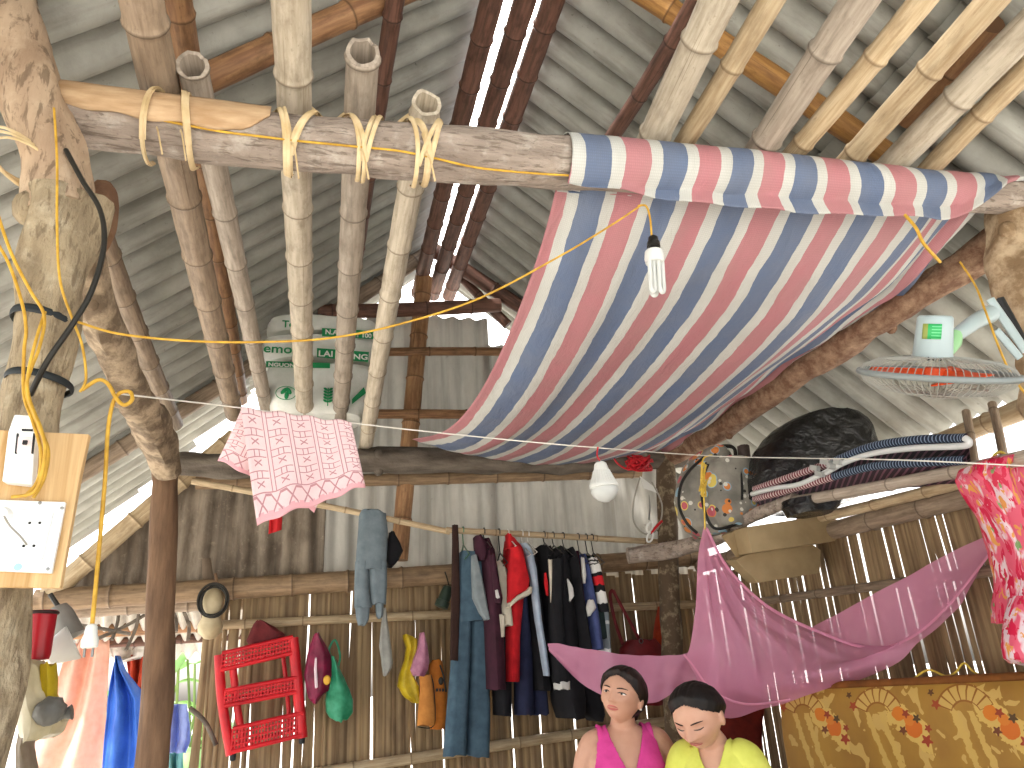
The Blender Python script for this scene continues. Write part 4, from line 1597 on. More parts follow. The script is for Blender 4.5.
# shoulder bags between the clothes and the back post
rt = thing('red_handbag', P(640, 700, Y=4.58), 'dark red handbag with long straps, hanging right of the clothes', 'handbag')
b = MB()
drape(b, [(640, 628, 655), (648, 620, 662), (675, 617, 666), (705, 620, 662)], 4.58, .06, folds=.06, seed=9)
b.build('bag_body', cloth('dark red leather', '7E1E22', '5E1518', .5), rt)
b = MB()
for pts in (((626, 652), (616, 625), (610, 596), (613, 590)), ((644, 648), (630, 622), (616, 596), (613, 590))):
    b.tube(smooth([P(x, y, Y=4.60) for x, y in pts], 5), .011, 8, sq=.4)
b.build('strap', cloth('dark red leather', '7E1E22'), rt)
b = MB()
c = P(641, 641, Y=4.5)
b.tube([c + V((math.cos(q) * .012, 0, math.sin(q) * .014)) for q in [2 * PI * i / 16 for i in range(16)]], .003, 6, loop=True)
b.build('ring', mat('metal', '8C8C88', .35, metal=1), rt)
soft('orange_shoulder_bag', 'orange-red cloth bag hanging against the back post', 'bag', [(606, 660, 663), (618, 657, 668), (632, 654, 674), (650, 653, 678), (668, 655, 676), (690, 658, 672)], .05, cloth('orange red cloth', 'B8401F', '93301A'), Y=4.62)
soft('red_blanket', 'dark red blanket hanging behind the woman in yellow', 'blanket', [(668, 716, 768), (690, 717, 766), (720, 718, 762), (768, 722, 760), (800, 724, 758)], .05, cloth('brick red cloth', '80281C', '5E1D16'), Y=4.3, folds=.1)

# ------------------------------------------------------------------ red wire bundle, cable and scissors at the back post
b = MB()
c = P(640, 464, Y=4.16)
for k in range(16):
    q = [c + V((R.uniform(-.09, .07), R.uniform(-.05, .03), R.uniform(-.05, .05))) for _ in range(5)]
    b.tube(smooth(q, 5), .006, 6)
b.tube(smooth(pz((622, 452, 4.16), (614, 458, 4.16), (624, 468, 4.15), (640, 470, 4.15)), 5), .006, 6)
tag(b.build('wire_bundle', REDW), 'tangled bundle of red wire under the tarp at the back post', 'wire')
cord(pz((640, 478, 4.12), (634, 500, 4.12), (634, 522, 4.12), (645, 534, 4.12), (658, 528, 4.12), (662, 505, 4.12), (652, 482, 4.12)), .005, mat('grey lead', '8E8A80', .5), 'cable_loop', 'thin grey cable hanging in a loop below the red wire bundle', 'cable')
rt = thing('scissors', P(650, 543, Y=4.1), 'white and red handled scissors hanging in front of the back post', 'scissors')
b = MB()
for (x, y, s) in ((650, 527, 1), (650, 537, 1)):
    c = P(x, y, Y=4.1)
    b.tube([c + V((math.cos(q) * .018 + math.sin(q) * .012, 0, math.sin(q) * .03)) for q in [2 * PI * i / 18 for i in range(18)]], .006, 8, loop=True)
b.build('grip', WPL, rt)
b = MB()
b.tube(smooth(pz((651, 533, 4.1), (656, 527, 4.1), (662, 521, 4.1)), 4), .008, 8)
b.build('handle', REDP, rt, label='red handle')
b = MB()
b.tube(pz((649, 520, 4.1), (650, 508, 4.1), (649, 495, 4.1)), [.006, .005, .002], 6, sq=.4)
b.build('blade', mat('metal', '8C8C88', .35, metal=1), rt)
b = MB()
b.prism([P(640, 476, Y=4.14), P(657, 489, Y=4.14), P(658, 493, Y=4.14), P(644, 488, Y=4.14)], (0, .004, 0))
tag(b.build('card', WPL, sm=False), 'small white card wedged at the top of the back post', 'card')
# ------------------------------------------------------------------ sacks on the joists
def sack(name, rows, Y, dep, label, seed):
    root = thing(name, P((rows[0][1] + rows[0][2]) / 2, rows[-1][0], Y=Y), label, 'sack', 'white printed sacks on the back joists')
    b = MB()
    drape(b, rows, Y, dep, folds=.03, nf=3, seed=seed, p=.55, n=36)
    b.build('sack_body', mat('woven white sack', two('ECEDE6', 'D8DAD0', 10, 5), .6, nb(90, 3), bstr=.2), root)
    return root


GRN = mat('green print', '1F8A52', .6)
WPR = mat('white print', 'E6E8E0', .6)
YK = 4.30


def text(s, px, py, size_px, Y, m, parent, tilt=0.0, squeeze=1.0):
    cu = bpy.data.curves.new('printed_text', 'FONT')
    cu.body = s
    p = P(px, py, Y=Y)
    cu.size = size_px / pxm(p) * 1.35
    cu.extrude = .0008
    cu.offset = .0012
    me = bpy.data.meshes.new_from_object(bpy.data.objects.new('tmp', cu))
    me.materials.clear()
    me.materials.append(m)
    o = bpy.data.objects.new('printed_text', me)
    COL.objects.link(o)
    o.parent = parent
    o.location = p - parent.location
    o.rotation_euler = (PI / 2, 0, 0)
    o.rotation_euler = (Matrix.Rotation(tilt, 3, 'Y') @ Matrix.Rotation(PI / 2, 3, 'X')).to_euler()
    o.scale = (squeeze, 1, 1)
    return o


def band(pts, Y, m, parent, name='printed_band'):
    b = MB()
    b.prism([P(x, y, Y=Y) for x, y in pts], (0, .003, 0))
    return b.build(name, m, parent, sm=False)


s1 = sack('fertilizer_sack', [(374, 268, 372), (378, 266, 374), (386, 266, 372), (396, 268, 368), (412, 270, 366), (422, 274, 360)], YK - .02, .16, 'white sack with a green leaf print, lowest of the pile on the joists', 1)
s2 = sack('fertilizer_sack', [(347, 264, 372), (350, 262, 374), (356, 262, 374), (364, 264, 372), (368, 267, 368)], YK, .18, 'white sack with green lettering, middle of the pile on the joists', 2)
s3 = sack('fertilizer_sack', [(328, 270, 340), (330, 268, 375), (334, 267, 376), (339, 268, 374), (342, 272, 370)], YK + .02, .18, 'white sack with green lettering, topmost of the pile on the joists', 3)
fy = YK - .19
text('Tem', 282, 327, 8, fy - .0, GRN, s3)
band([(322, 328), (322, 336), (374, 339), (374, 331)], fy + .0, GRN, s3)
text('N.A', 325, 334, 5.5, fy - .006, WPR, s3)
text('1 100', 356, 337, 5, fy - .006, WPR, s3)
text('emong', 263, 352, 10, fy - .01, GRN, s2, squeeze=1.15)
band([(317, 348), (317, 357), (368, 362), (369, 352)], fy - .006, GRN, s2)
text('LAI C', 318, 356, 6.5, fy - .012, WPR, s2, squeeze=1.2)
text('NG 1', 353, 359, 6, fy - .012, WPR, s2, squeeze=1.2)
band([(266, 361), (266, 367), (330, 368), (330, 363)], fy - .012, GRN, s2)
text('NGUON LAI', 268, 366, 4, fy - .018, WPR, s2, squeeze=1.25)
band([(352, 399), (352, 404), (366, 393), (364, 387)], fy + .0, GRN, s1)
b = MB()
lc = P(286, 393, Y=fy)
b.tube([lc + V((math.cos(q) * .055, 0, math.sin(q) * .04)) for q in [2 * PI * i / 24 for i in range(24)]], .0022, 6, loop=True)
for (dx, dz, a) in ((-.012, .012, .7), (.014, .014, -.6), (.004, -.014, .1)):
    rot = Matrix.Rotation(a, 3, 'Y')
    b.ell(lc + V((dx, 0, dz)), (.012, .004, .024), 12, 8, rot)
b.build('leaf_print', GRN, s1, label='green leaf emblem')
b = MB()
lc = P(328, 396, Y=fy)
b.tube([lc + V((0, 0, -.06)), lc + V((.0, 0, .05))], .003, 6)
for k in range(5):
    for s in (-1, 1):
        b.ell(lc + V((s * .014, 0, -.03 + k * .018)), (.014, .003, .007), 10, 6, Matrix.Rotation(-s * .6, 3, 'Y'))
b.build('plant_print', GRN, s1, label='green plant emblem')

# ------------------------------------------------------------------ shelf on the right wall
XS = 2.2
log([P(714, 538, X=XS - .12), P(745, 520, X=XS - .06), P(770, 509, X=XS), P(796, 499, X=XS)], [.035, .032, .030, .030], BARK, 'shelf_branch', 'rough grey branch holding up the left end of the shelf', 'branch', n=12, wob=.3, seed=51)
log([P(628, 556, Y=4.15), P(660, 552, Y=4.1), P(700, 543, Y=3.95), P(735, 528, Y=3.75)], [.05, .05, .045, .04], BARK, 'shelf_branch', 'thick grey cut branch reaching from the back post to the shelf', 'branch', n=12, wob=.3, seed=52)
bamboo_pole(P(785, 503, X=XS), P(1032, 456, X=XS), .026, .024, B_GREY, 'grey bamboo shelf pole under the folded camp bed', 'shelf pole', name='shelf_pole')
bamboo_pole(P(800, 522, X=XS + .25), P(1040, 462, X=XS + .25), .026, .024, B_TAN, 'tan bamboo shelf pole behind the grey one, nearer to the wall', 'shelf pole', name='shelf_pole')


def pin_col(N):
    u, v = N.uv()
    s = (v * 78).fr()
    navy = N.mix(s.lt(.28), srgb('1B2639'), srgb('77869A'))
    red = N.mix(s.lt(.4), srgb('6A3038'), srgb('BFAEAD'))
    return N.mix(v.lt(.42), navy, red)


PIN = mat('pinstripe cloth', pin_col, .85)


def under_col(N):
    u, v = N.uv()
    s = (v * 30 + u * 10).fr()
    return N.mix(s.lt(.35), srgb('35232F'), srgb('7C5362'))


UND = mat('dark striped cloth', under_col, .85)
rt = thing('folded_camp_bed', P(860, 480, X=XS), 'folded camp bed of striped cloth on white metal tubes, lying on the shelf', 'camp bed')


def slab(path, th, name):
    pts = smooth([P(x, y, X=XS - .02) for x, y in path], 6)
    n = len(pts)
    edge, und = MB(), MB()
    rings = []
    for i, p in enumerate(pts):
        t = (pts[min(i + 1, n - 1)] - pts[max(i - 1, 0)]).normalized()
        nn = V((1, 0, 0)).cross(t)
        if nn.z < 0:
            nn = -nn
        ring = []
        for a in range(10):
            th_ = PI / 2 + PI * a / 9
            ring.append(p + nn * (math.sin(th_) * th / 2) + V((math.cos(th_) * th * .5, 0, 0)))
        rings.append(ring)
    edge.rings(rings, closed=False)
    edge.build('edge_piping', PIN, rt)
    rings = []
    for i, p in enumerate(pts):
        t = (pts[min(i + 1, n - 1)] - pts[max(i - 1, 0)]).normalized()
        nn = V((1, 0, 0)).cross(t)
        if nn.z < 0:
            nn = -nn
        k = .46
        rings.append([p + nn * th * k, p - nn * th * k, p - nn * th * k + V((.15, .15, -.006 + .004 * math.sin(i))), p - nn * th * k + V((.30, .30, 0)), p + nn * th * k + V((.30, .30, 0))])
    und.rings(rings)
    und.build(name, UND, rt)


slab([(755, 489), (790, 477), (830, 463), (870, 447), (915, 440), (968, 438)], .033, 'cloth_panel')
slab([(755, 499), (790, 490), (830, 478), (870, 467), (915, 463), (967, 460)], .033, 'cloth_panel')
TUB = mat('white metal tube', 'C9CCCB', .3, spec=.5)
b = MB()
b.tube(smooth([P(x, y, X=XS - .035) for x, y in ((826, 473), (846, 462), (875, 453), (915, 448), (962, 446), (969, 442), (965, 438))], 6), .012, 10)
b.build('frame_tube', TUB, rt)
b = MB()
b.tube(smooth([P(x, y, X=XS - .035) for x, y in ((752, 494), (775, 488), (800, 484), (830, 470))], 6), .012, 10)
b.build('frame_tube', TUB, rt)
b = MB()
for (x, y, w_) in ((815, 468, .05), (826, 462, .06), (838, 462, .04), (820, 474, .05)):
    b.box(P(x, y, X=XS - .05), (.02, w_, .022), Matrix.Rotation(.4, 3, 'X'))
b.lathe(P(828, 466, X=XS - .075), (1, 0, 0), [(0, .012), (.03, .016), (.032, .002)], 12)
b.build('hinge', mat('grey hinge plastic', '9EA09C', .5), rt)

BLKP = mat('black plastic film', two('08090A', '101112', 8, 4), .16, lambda N: N.noise(N.ob(), 14, 6, .6, .8), spec=.6, bstr=.9, bdist=.03)
soft('bin_bag', 'big bulging black plastic bag on the shelf behind the camp bed', 'plastic bag',
     [(419, 800, 834), (422, 788, 846), (428, 777, 856), (437, 768, 863), (448, 760, 867), (458, 755, 870), (478, 752, 866), (496, 754, 850), (505, 780, 840)], [.20, .26], BLKP, Y=3.36, folds=.14, nf=4)
soft('black_bundle', 'small black plastic bundle hanging under the shelf', 'plastic bag', [(500, 786, 838), (508, 786, 836), (514, 792, 828)], .10, BLKP, Y=3.02, folds=.1)

CARD = mat('cardboard', two('A7936F', '8E7B5A', 5, 5), .85, nb(20, 4), bstr=.1)


def box_px(name, label, poly, Y, d):
    b = MB()
    b.prism([P(x, y, Y=Y) for x, y in poly], (.04, d, .02))
    return tag(b.build(name, CARD, sm=False, bevel=.004), label, 'cardboard', 'cardboard pieces under the shelf')


box_px('cardboard_box', 'flat tan cardboard box stuck under the shelf, upper one', [(746, 527), (826, 515), (838, 520), (836, 541), (752, 553)], 3.25, .22)
box_px('cardboard_box', 'flat brown cardboard box under the shelf, lower one', [(735, 560), (750, 553), (812, 544), (821, 550), (820, 573), (758, 583)], 3.36, .16)
box_px('cardboard_flap', 'brown cardboard flap at the left, behind the mosquito net tip', [(721, 536), (746, 527), (752, 556), (738, 560)], 3.42, .05)

# round patterned school bag


def bag_col(N):
    p = N.ob()
    d, c = N.voro(p, 15)
    d2, c2 = N.voro(p, 32)
    h = N.n('ShaderNodeSeparateColor')
    N.t.links.new(c, h.inputs[0])
    rr_ = E(N, h.outputs[0])
    gg = E(N, h.outputs[1])
    base = N.mix(N.noise(p, 9, 5).ramp(.35, .65), srgb('8F8B80'), srgb('6C6A62'))
    base = N.mix(gg.gt(.60) * d.lt(.46), base, srgb('86A5B4'))
    base = N.mix(rr_.gt(.62) * d.lt(.40), base, srgb('C87A3A'))
    base = N.mix(rr_.lt(.30) * d.lt(.40), base, srgb('CDB75A'))
    base = N.mix(gg.lt(.2) * d.lt(.33), base, srgb('AE525C'))
    h2 = N.n('ShaderNodeSeparateColor')
    N.t.links.new(c2, h2.inputs[0])
    r2 = E(N, h2.outputs[0])
    base = N.mix(r2.gt(.8) * d2.lt(.36), base, srgb('C6C4B8'))
    return N.mix(r2.lt(.14) * d2.lt(.3), base, srgb('33312C'))


BAGM = mat('printed bag cloth', bag_col, .6, nb(40, 4), bstr=.2)
YBG = 3.62
rt = thing('school_bag', P(716, 538, Y=YBG), 'round grey school bag with small bright prints, left end of the shelf', 'bag')
b = MB()
drape(b, [(452, 700, 718), (456, 692, 726), (466, 685, 733), (480, 679, 738), (500, 676, 740), (516, 680, 738), (528, 688, 732), (536, 700, 724)], YBG, .13, folds=.02, nf=3, p=.9, seed=2, n=36)
b.build('main_pocket', BAGM, rt)
b = MB()
drape(b, [(463, 704, 742), (468, 702, 746), (485, 701, 753), (505, 702, 756), (518, 706, 755), (526, 711, 746), (530, 716, 730)], YBG - .06, .14, folds=.02, nf=3, p=.7, seed=5, n=36)
b.build('front_pocket', BAGM, rt)
b = MB()
b.tube(smooth(pz((704, 457, YBG - .11), (690, 470, YBG - .11), (681, 485, YBG - .09), (679, 505, YBG - .09), (686, 522, YBG - .11), (697, 533, YBG - .11)), 6), .008, 8)
b.tube(smooth(pz((708, 464, YBG - .19), (703, 478, YBG - .17), (702, 496, YBG - .17), (706, 515, YBG - .18), (714, 528, YBG - .18), (728, 527, YBG - .19), (742, 521, YBG - .18)), 6), .008, 8)
b.tube(smooth(pz((740, 468, YBG - .19), (742, 485, YBG - .2), (742, 500, YBG - .2)), 6), .007, 8)
b.build('piping', mat('black piping', '1F1E1C', .5), rt)
b = MB()
b.tube(smooth(pz((718, 466, YBG - .1), (718, 450, YBG - .08), (727, 446, YBG - .08), (735, 450, YBG - .08), (735, 467, YBG - .1)), 6), .012, 8, sq=.5)
b.build('handle', mat('black piping', '1F1E1C', .5), rt)
b = MB()
drape(b, [(446, 738, 748), (462, 740, 750), (490, 746, 757), (512, 750, 757)], YBG - .05, .03, folds=.1, seed=6)
b.build('shoulder_strap', cloth('grey strap cloth', '6A5F5A', '4B3F3C'), rt)
b = MB()
for kk in range(5):
    q = [P(703 + R.uniform(-4, 4), 476 + R.uniform(-14, 22), Y=3.12 + R.uniform(-.02, .02)) for _ in range(5)]
    b.tube(smooth(q, 5), .004, 6)
b.tube(smooth(pz((712, 455, 3.1), (704, 458, 3.1), (702, 470, 3.1), (704, 500, 3.12), (705, 530, 3.14)), 6), .004, 6)
tag(b.build('yellow_tie_cord', YELP), 'knotted yellow cord tying the mosquito net to the washing line', 'cord')

# ------------------------------------------------------------------ fan hung upside down
FY = 1.62
upv = (M3 @ V((0.02, 1, 0.10))).normalized()     # its axis stands upright in view and leans a little
fc = P(937, 374, Y=FY)
kf = 1 / pxm(fc)
rtv = (M3 @ V((1, 0, 0)))
rtv = (rtv - upv * rtv.dot(upv)).normalized()
fwd = upv.cross(rtv)
rt = thing('electric_fan', fc, 'pale grey electric fan with orange blades, hung face down under the right roof', 'fan')
FG = mat('fan grey plastic', '7F8685', .45)
CAGE = mat('fan wire', '999A92', .5)
RF = 71 * kf


def ringpts(c, r, n=48):
    return [c + rtv * (math.cos(2 * PI * i / n) * r) + fwd * (math.sin(2 * PI * i / n) * r) for i in range(n)]


b = MB()
b.tube(ringpts(fc, RF), 3.2 * kf, 8, loop=True)
b.build('rim', FG, rt)
for (sgn, hh, nm) in ((1, 17 * kf, 'rear_cage'), (-1, 21 * kf, 'front_cage')):
    b = MB()
    for i in range(64):
        a = 2 * PI * i / 64
        o = rtv * math.cos(a) + fwd * math.sin(a)
        b.tube([fc + o * RF, fc + o * RF * .93 + upv * sgn * hh * .45, fc + o * RF * .75 + upv * sgn * hh * .8, fc + o * RF * .4 + upv * sgn * hh, fc + o * RF * .16 + upv * sgn * hh * 1.05], .0013, 4, cap=False)
    for rr_ in (.75, .45):
        b.tube(ringpts(fc + upv * sgn * hh * (.8 if rr_ > .6 else .98), RF * rr_), .0014, 4, loop=True)
    b.lathe(fc + upv * sgn * hh * 1.0, upv * sgn, [(0, RF * .17), (.006, RF * .17), (.01, RF * .12), (.011, .001)], 20)
    b.build(nm, CAGE, rt)
b = MB()
for k in range(3):
    a0 = 2 * PI * k / 3 + .4

    def bl(u, v, a0=a0):
        r = lerp(.12, .86, v) * RF
        wdt = lerp(.35, .95, math.sin(v * PI * .62))
        a = a0 + (u - .5) * wdt
        return fc + (rtv * math.cos(a) + fwd * math.sin(a)) * r + upv * ((u - .5) * .035 - .004)
    b.grid(bl, 12, 10)
b.build('blades', mat('orange fan blade', 'E0562A', .35, tl=.25), rt, solid=.003)
b = MB()
b.lathe(fc - upv * .018, upv, [(0, .001), (.002, .03), (.012, .035), (.036, .035)], 20)
b.build('hub', mat('orange fan blade', 'E0562A', .35), rt)
b = MB()
mb0 = fc + upv * 17 * kf - rtv * 6 * kf
b.lathe(mb0, upv, [(0, 19 * kf), (3 * kf, 18 * kf), (30 * kf, 16.5 * kf), (39 * kf, 16 * kf), (41 * kf, 14 * kf), (41.5 * kf, .001)], 32)
mo = b.build('motor_housing', mat('pale blue plastic', 'A3B2B3', .35), rt)
b = MB()


def lab(u, v):
    a = math.radians(lerp(205, 262, u))
    r = 16.9 * kf
    hgt = lerp(18, 33, v) * kf
    # facing the viewer: fwd points away from the camera or towards it
    s = -1 if fwd.dot(CAM - fc) > 0 else 1
    return mb0 + (rtv * math.cos(a) - fwd * s * -math.sin(a)) * (r + .4 * kf) + upv * hgt


b.grid(lab, 10, 3)
b.build('label_sticker', mat('green sticker', lambda N: (lambda uv: N.mix(uv[0].lt(.3), N.mix(((uv[1] * 5).fr().lt(.3)) * uv[0].gt(.5), srgb('2FA25A'), srgb('6FC48C')), srgb('8F9A4E')))(N.uv()), .4), mo, solid=.001, label='green sticker')
b = MB()
for dx in (-6, 0, 6):
    q = fc + upv * 15 * kf + rtv * (dx - 4) * kf
    q += (CAM - q).normalized() * .05
    b.ell(q, (.006, .006, .005), 8, 6)
b.build('vent_slot', DK, rt)
b = MB()
n0 = mb0 + upv * 20 * kf
b.tube(smooth([P(947, 352, Y=FY), P(953, 342, Y=FY), P(955, 334, Y=FY)], 4), [.018, .024, .02], 12)
b.build('tilt_joint', mat('green joint', '8FBF8A', .4), rt, label='green tilt joint')
b = MB()
b.tube(smooth([P(955, 336, Y=FY), P(975, 322, Y=FY + .02), P(990, 314, Y=FY + .05)], 4), [.020, .024, .028], 14)
b.build('neck', mat('pale blue plastic', 'A3B2B3', .35), rt)
b = MB()
for (a, c, w_) in (((990, 299), (1026, 352), .016), ((996, 330), (1020, 358), .014)):
    A, C = P(*a, Y=FY + .05), P(*c, Y=FY + .05)
    b.tube([A, A.lerp(C, .5), C], [w_, w_ * 1.1, w_], 10, sq=.6)
b.build('stand_foot', mat('pale blue plastic', 'A3B2B3', .35), rt)
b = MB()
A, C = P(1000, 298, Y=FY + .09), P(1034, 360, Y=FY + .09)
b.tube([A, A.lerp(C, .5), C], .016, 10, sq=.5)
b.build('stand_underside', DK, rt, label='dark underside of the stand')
cord(pz((960, 262, 1.7), (975, 285, 1.66), (985, 310, 1.6), (998, 345, 1.6), (1010, 372, 1.62), (1026, 395, 1.65)), .0032, YEL, 'electric_wire', 'yellow wire hanging past the fan at the right edge', 'wire')
cord(pz((905, 215, 1.72), (916, 228, 1.70), (924, 244, 1.72), (940, 262, 1.78)), .0055, YEL, 'tie_cord', 'short yellow tie under the right end of the tarp', 'cord')

# ------------------------------------------------------------------ pink floral plastic cape at the right edge


def flor_col(N):
    p = N.ob()
    q = N.map(p, (1.8, 1.8, .55))
    n1 = N.noise(q, 14, 3, .5, .6)
    n2 = N.noise(q, 22, 3, .5, .8)
    c = N.mix(n1.ramp(.40, .47), srgb('E0CBD0'), srgb('DC5E76'))
    c = N.mix(n2.gt(.55), c, srgb('CF2349'))
    c = N.mix(n2.lt(.38), c, srgb('DE9A4C'))
    n3 = N.noise(q, 30, 2, .5, .4)
    c = N.mix(n3.gt(.68), c, srgb('7FA063'))
    return N.mix(n3.lt(.27), c, srgb('E4D6D6'))


rt = thing('floral_cape', P(1020, 662, Y=1.98), 'pink floral plastic cape hanging at the right edge from the washing line', 'raincoat')
b = MB()
drape(b, [(459, 985, 1030), (466, 970, 1040), (475, 966, 1045), (490, 974, 1046), (515, 990, 1048), (545, 1003, 1050), (575, 1010, 1050), (600, 1010, 1052), (620, 1011, 1052)], 1.98, .09, folds=.55, nf=9, seed=3, n=60)
b.build('cape', mat('floral film', flor_col, .35, tl=.25), rt)
b = MB()
drape(b, [(596, 1014, 1050), (620, 1009, 1055), (645, 1006, 1055), (658, 1009, 1050), (664, 1016, 1045)], 1.95, .05, folds=.15, nf=7, seed=8)
b.build('hood', mat('floral film', flor_col, .35, tl=.25), rt)
b = MB()
b.tube(smooth(pz((992, 466, 1.95), (994, 456, 1.96), (1000, 452, 1.97), (1006, 456, 1.96), (1004, 468, 1.95)), 5), .005, 8)
b.build('hook', mat('yellow plastic', 'CBB24C', .4), rt)

# ------------------------------------------------------------------ mosquito net


def curve(pts, n):
    sp = smooth([P(*q[:2], Y=q[2]) for q in pts], 10)
    L = [0]
    for i in range(1, len(sp)):
        L.append(L[-1] + (sp[i] - sp[i - 1]).length)
    out = []
    for k in range(n + 1):
        s = L[-1] * k / n
        i = max(0, min(len(sp) - 2, sum(1 for q in L if q <= s) - 1))
        d = L[i + 1] - L[i] or 1
        out.append(sp[i].lerp(sp[i + 1], (s - L[i]) / d))
    return out


def patch(b, rows, nu=50, k=8, rip=.01, f=18, seed=0, fan=0):
    cs = [curve(r, nu) for r in rows]
    cols = [smooth([c[i] for c in cs], k) for i in range(nu + 1)]
    nv = len(cols[0]) - 1

    def fn(u, v):
        i, j = round(u * nu), round(v * nv)
        p = cols[i][j]
        a = math.sin(u * f + seed + v * 1.5) * .6 + noise.noise(V((u * f * .6, v * 3, seed)))
        return p + V((0, rip * a * min(1, v * 3 + .15), rip * .25 * a))
    b.grid(fn, nu, nv)


NETC = mat('pink net', lambda N: N.mix(N.noise(N.ob(), 5, 5).ramp(.35, .7), srgb('E29DBC'), srgb('DA90B0')), .8, alpha=.74, tl=.40)
NETH = mat('pink net hem', 'E29DBB', .8, tl=.35, alpha=.95)
rt = thing('mosquito_net', P(705, 716, Y=3.2), 'pink mosquito net hitched up on a yellow cord above the two women', 'mosquito net')
b = MB()
patch(b, [[(704, 527, 3.14), (706, 527, 3.14), (708, 528, 3.14)],
          [(699, 555, 3.14), (710, 556, 3.12), (724, 560, 3.13)],
          [(697, 600, 3.15), (730, 612, 3.08), (770, 608, 3.12)],
          [(692, 640, 3.2), (740, 655, 3.04), (790, 648, 3.04), (832, 636, 3.1)],
          [(688, 658, 3.25), (715, 690, 3.12), (770, 682, 3.0), (820, 668, 2.96), (870, 657, 2.88), (908, 640, 2.72)],
          [(690, 664, 3.3), (722, 717, 3.2), (775, 705, 3.06), (830, 688, 2.98), (862, 679, 2.92), (905, 656, 2.76), (952, 612, 2.55), (1003, 537, 2.27)]], 70, 8, .014, 26, 1)
b.build('centre_panel', NETC, rt)
b = MB()
patch(b, [[(812, 627, 3.15), (850, 607, 2.95), (900, 580, 2.7), (950, 553, 2.5), (1002, 529, 2.26)],
          [(820, 633, 3.15), (860, 628, 2.95), (905, 608, 2.72), (952, 578, 2.5), (1003, 532, 2.26)],
          [(815, 631, 3.12), (868, 648, 2.95), (908, 639, 2.72), (948, 606, 2.5), (1003, 536, 2.26)]], 60, 8, .008, 14, 3)
b.build('right_panel', NETC, rt)
b = MB()
patch(b, [[(548, 644, 3.75), (560, 644, 3.7), (600, 651, 3.55), (650, 656, 3.4), (690, 652, 3.3), (716, 640, 3.2)],
          [(549, 648, 3.75), (575, 664, 3.66), (610, 676, 3.5), (650, 680, 3.4), (684, 672, 3.32), (716, 680, 3.24)],
          [(550, 652, 3.75), (585, 686, 3.62), (625, 702, 3.48), (655, 702, 3.42), (685, 686, 3.34), (718, 712, 3.26)]], 70, 8, .018, 22, 7)
b.build('left_panel', NETC, rt)
b = MB()
b.tube(curve([(707, 529, 3.12), (722, 559, 3.11), (740, 582, 3.10), (770, 608, 3.10), (812, 629, 3.08), (868, 648, 2.93), (908, 639, 2.70), (948, 606, 2.48), (1003, 536, 2.24)], 60), .007, 8, sq=.5)
b.tube(curve([(684, 655, 3.2), (692, 664, 3.15), (712, 690, 3.08), (745, 704, 3.02), (790, 700, 3.0)], 40), .006, 8, sq=.5)
b.build('hem', NETH, rt, label='paler doubled hem')

# ------------------------------------------------------------------ golden patterned mattress against the right wall


def matt_col(N):
    u, v = N.uv()
    base = N.mix(N.noise(N.comb(u * 2, v), 3, 4).ramp(.3, .7), srgb('A47C32'), srgb('8C652A'))
    cell = (u * 2.9 + .05)
    cu = (cell.fr() - .40) * 1.0
    cv = (v - .65) * 2.9
    ang = N.math('ARCTAN2', cv, cu)
    r = N.math('SQRT', cu * cu + cv * cv)
    inA = ang.gt(.35) * ang.lt(2.8)
    fan = inA * r.gt(.15) * r.lt(.31)
    rib = ((ang * 2.9).fr() - .5).ab().gt(.40)
    ring = ((r - .31).ab().lt(.010)).mx((r - .15).ab().lt(.010)) * inA
    c = N.mix(fan, base, srgb('BD9A52'))
    c = N.mix((fan * rib).mx(ring), c, srgb('86561E'))
    nz = N.noise(N.comb(u * 5.8, v * 4.0), 2.6, 2, .5, .5)
    c = N.mix(nz.gt(.60) * (1 - fan), c, srgb('BC9A54'))
    nz2 = N.noise(N.comb(u * 30, v * 30), 1.2, 3) - .5
    line = (cu * .62 + cv * .78 - .16 + nz2 * .18).ab().lt(.13) * (cu - .10 + nz2 * .2).gt(.0) * cu.lt(.56)
    c = N.mix(line * (1 - fan), c, srgb('C4A255'))
    for lx in (-.12, .05):
        leg = (cu - lx + cv * .25 + nz2 * .1).ab().lt(.035) * cv.lt(.05) * (cv + .55 + nz2 * .3).gt(.0)
        c = N.mix(leg * (1 - fan), c, srgb('BE9C52'))
    for (x, y, rad, col, k) in ((.24, .03, .075, 'C4701F', 0), (.40, -.12, .095, 'C2651F', 0), (.36, -.03, .06, 'C77428', 0), (.33, .03, .045, '8C3A20', 5), (.45, -.02, .045, '4F3A20', 5), (.27, -.14, .045, '6A3A20', 5), (.52, -.24, .06, '93391F', 5), (.56, -.12, .04, '8C3A20', 5), (-.30, .12, .05, '93401F', 5), (-.34, .24, .035, '5A3A20', 5)):
        ax, ay = cu - x, cv - y
        rad2 = N.math('SQRT', ax * ax + ay * ay)
        if k:
            rad2 = rad2 * (1.25 + (N.math('ARCTAN2', ay, ax) * k).sin() * .35)
        else:
            rad2 = rad2 + nz2 * .05
        c = N.mix(rad2.lt(rad), c, srgb(col))
    return c


A, C = P(780, 691, Y=3.22), P(1036, 680, Y=2.22)
dx = (C - A)
dx.z = 0
dx.normalize()
nrm_ = V((dx.y, -dx.x, 0))
if nrm_.dot(CAM - A) < 0:
    nrm_ = -nrm_
rt = thing('mattress', V(((A.x + C.x) / 2, (A.y + C.y) / 2, .46)), 'golden-brown mattress with fan and flower print, standing at the right', 'mattress')
Lm = (C - A).length
b = MB()


def mf(u, v):
    a = A.lerp(C, u)
    z = lerp(.46, lerp(A.z, C.z, u), v)
    puff = .035 * math.sin(PI * max(0, min(1, v))) ** .4 + .008 * noise.noise(V((u * 6, v * 5, 0)))
    return V((a.x, a.y, z)) + nrm_ * puff


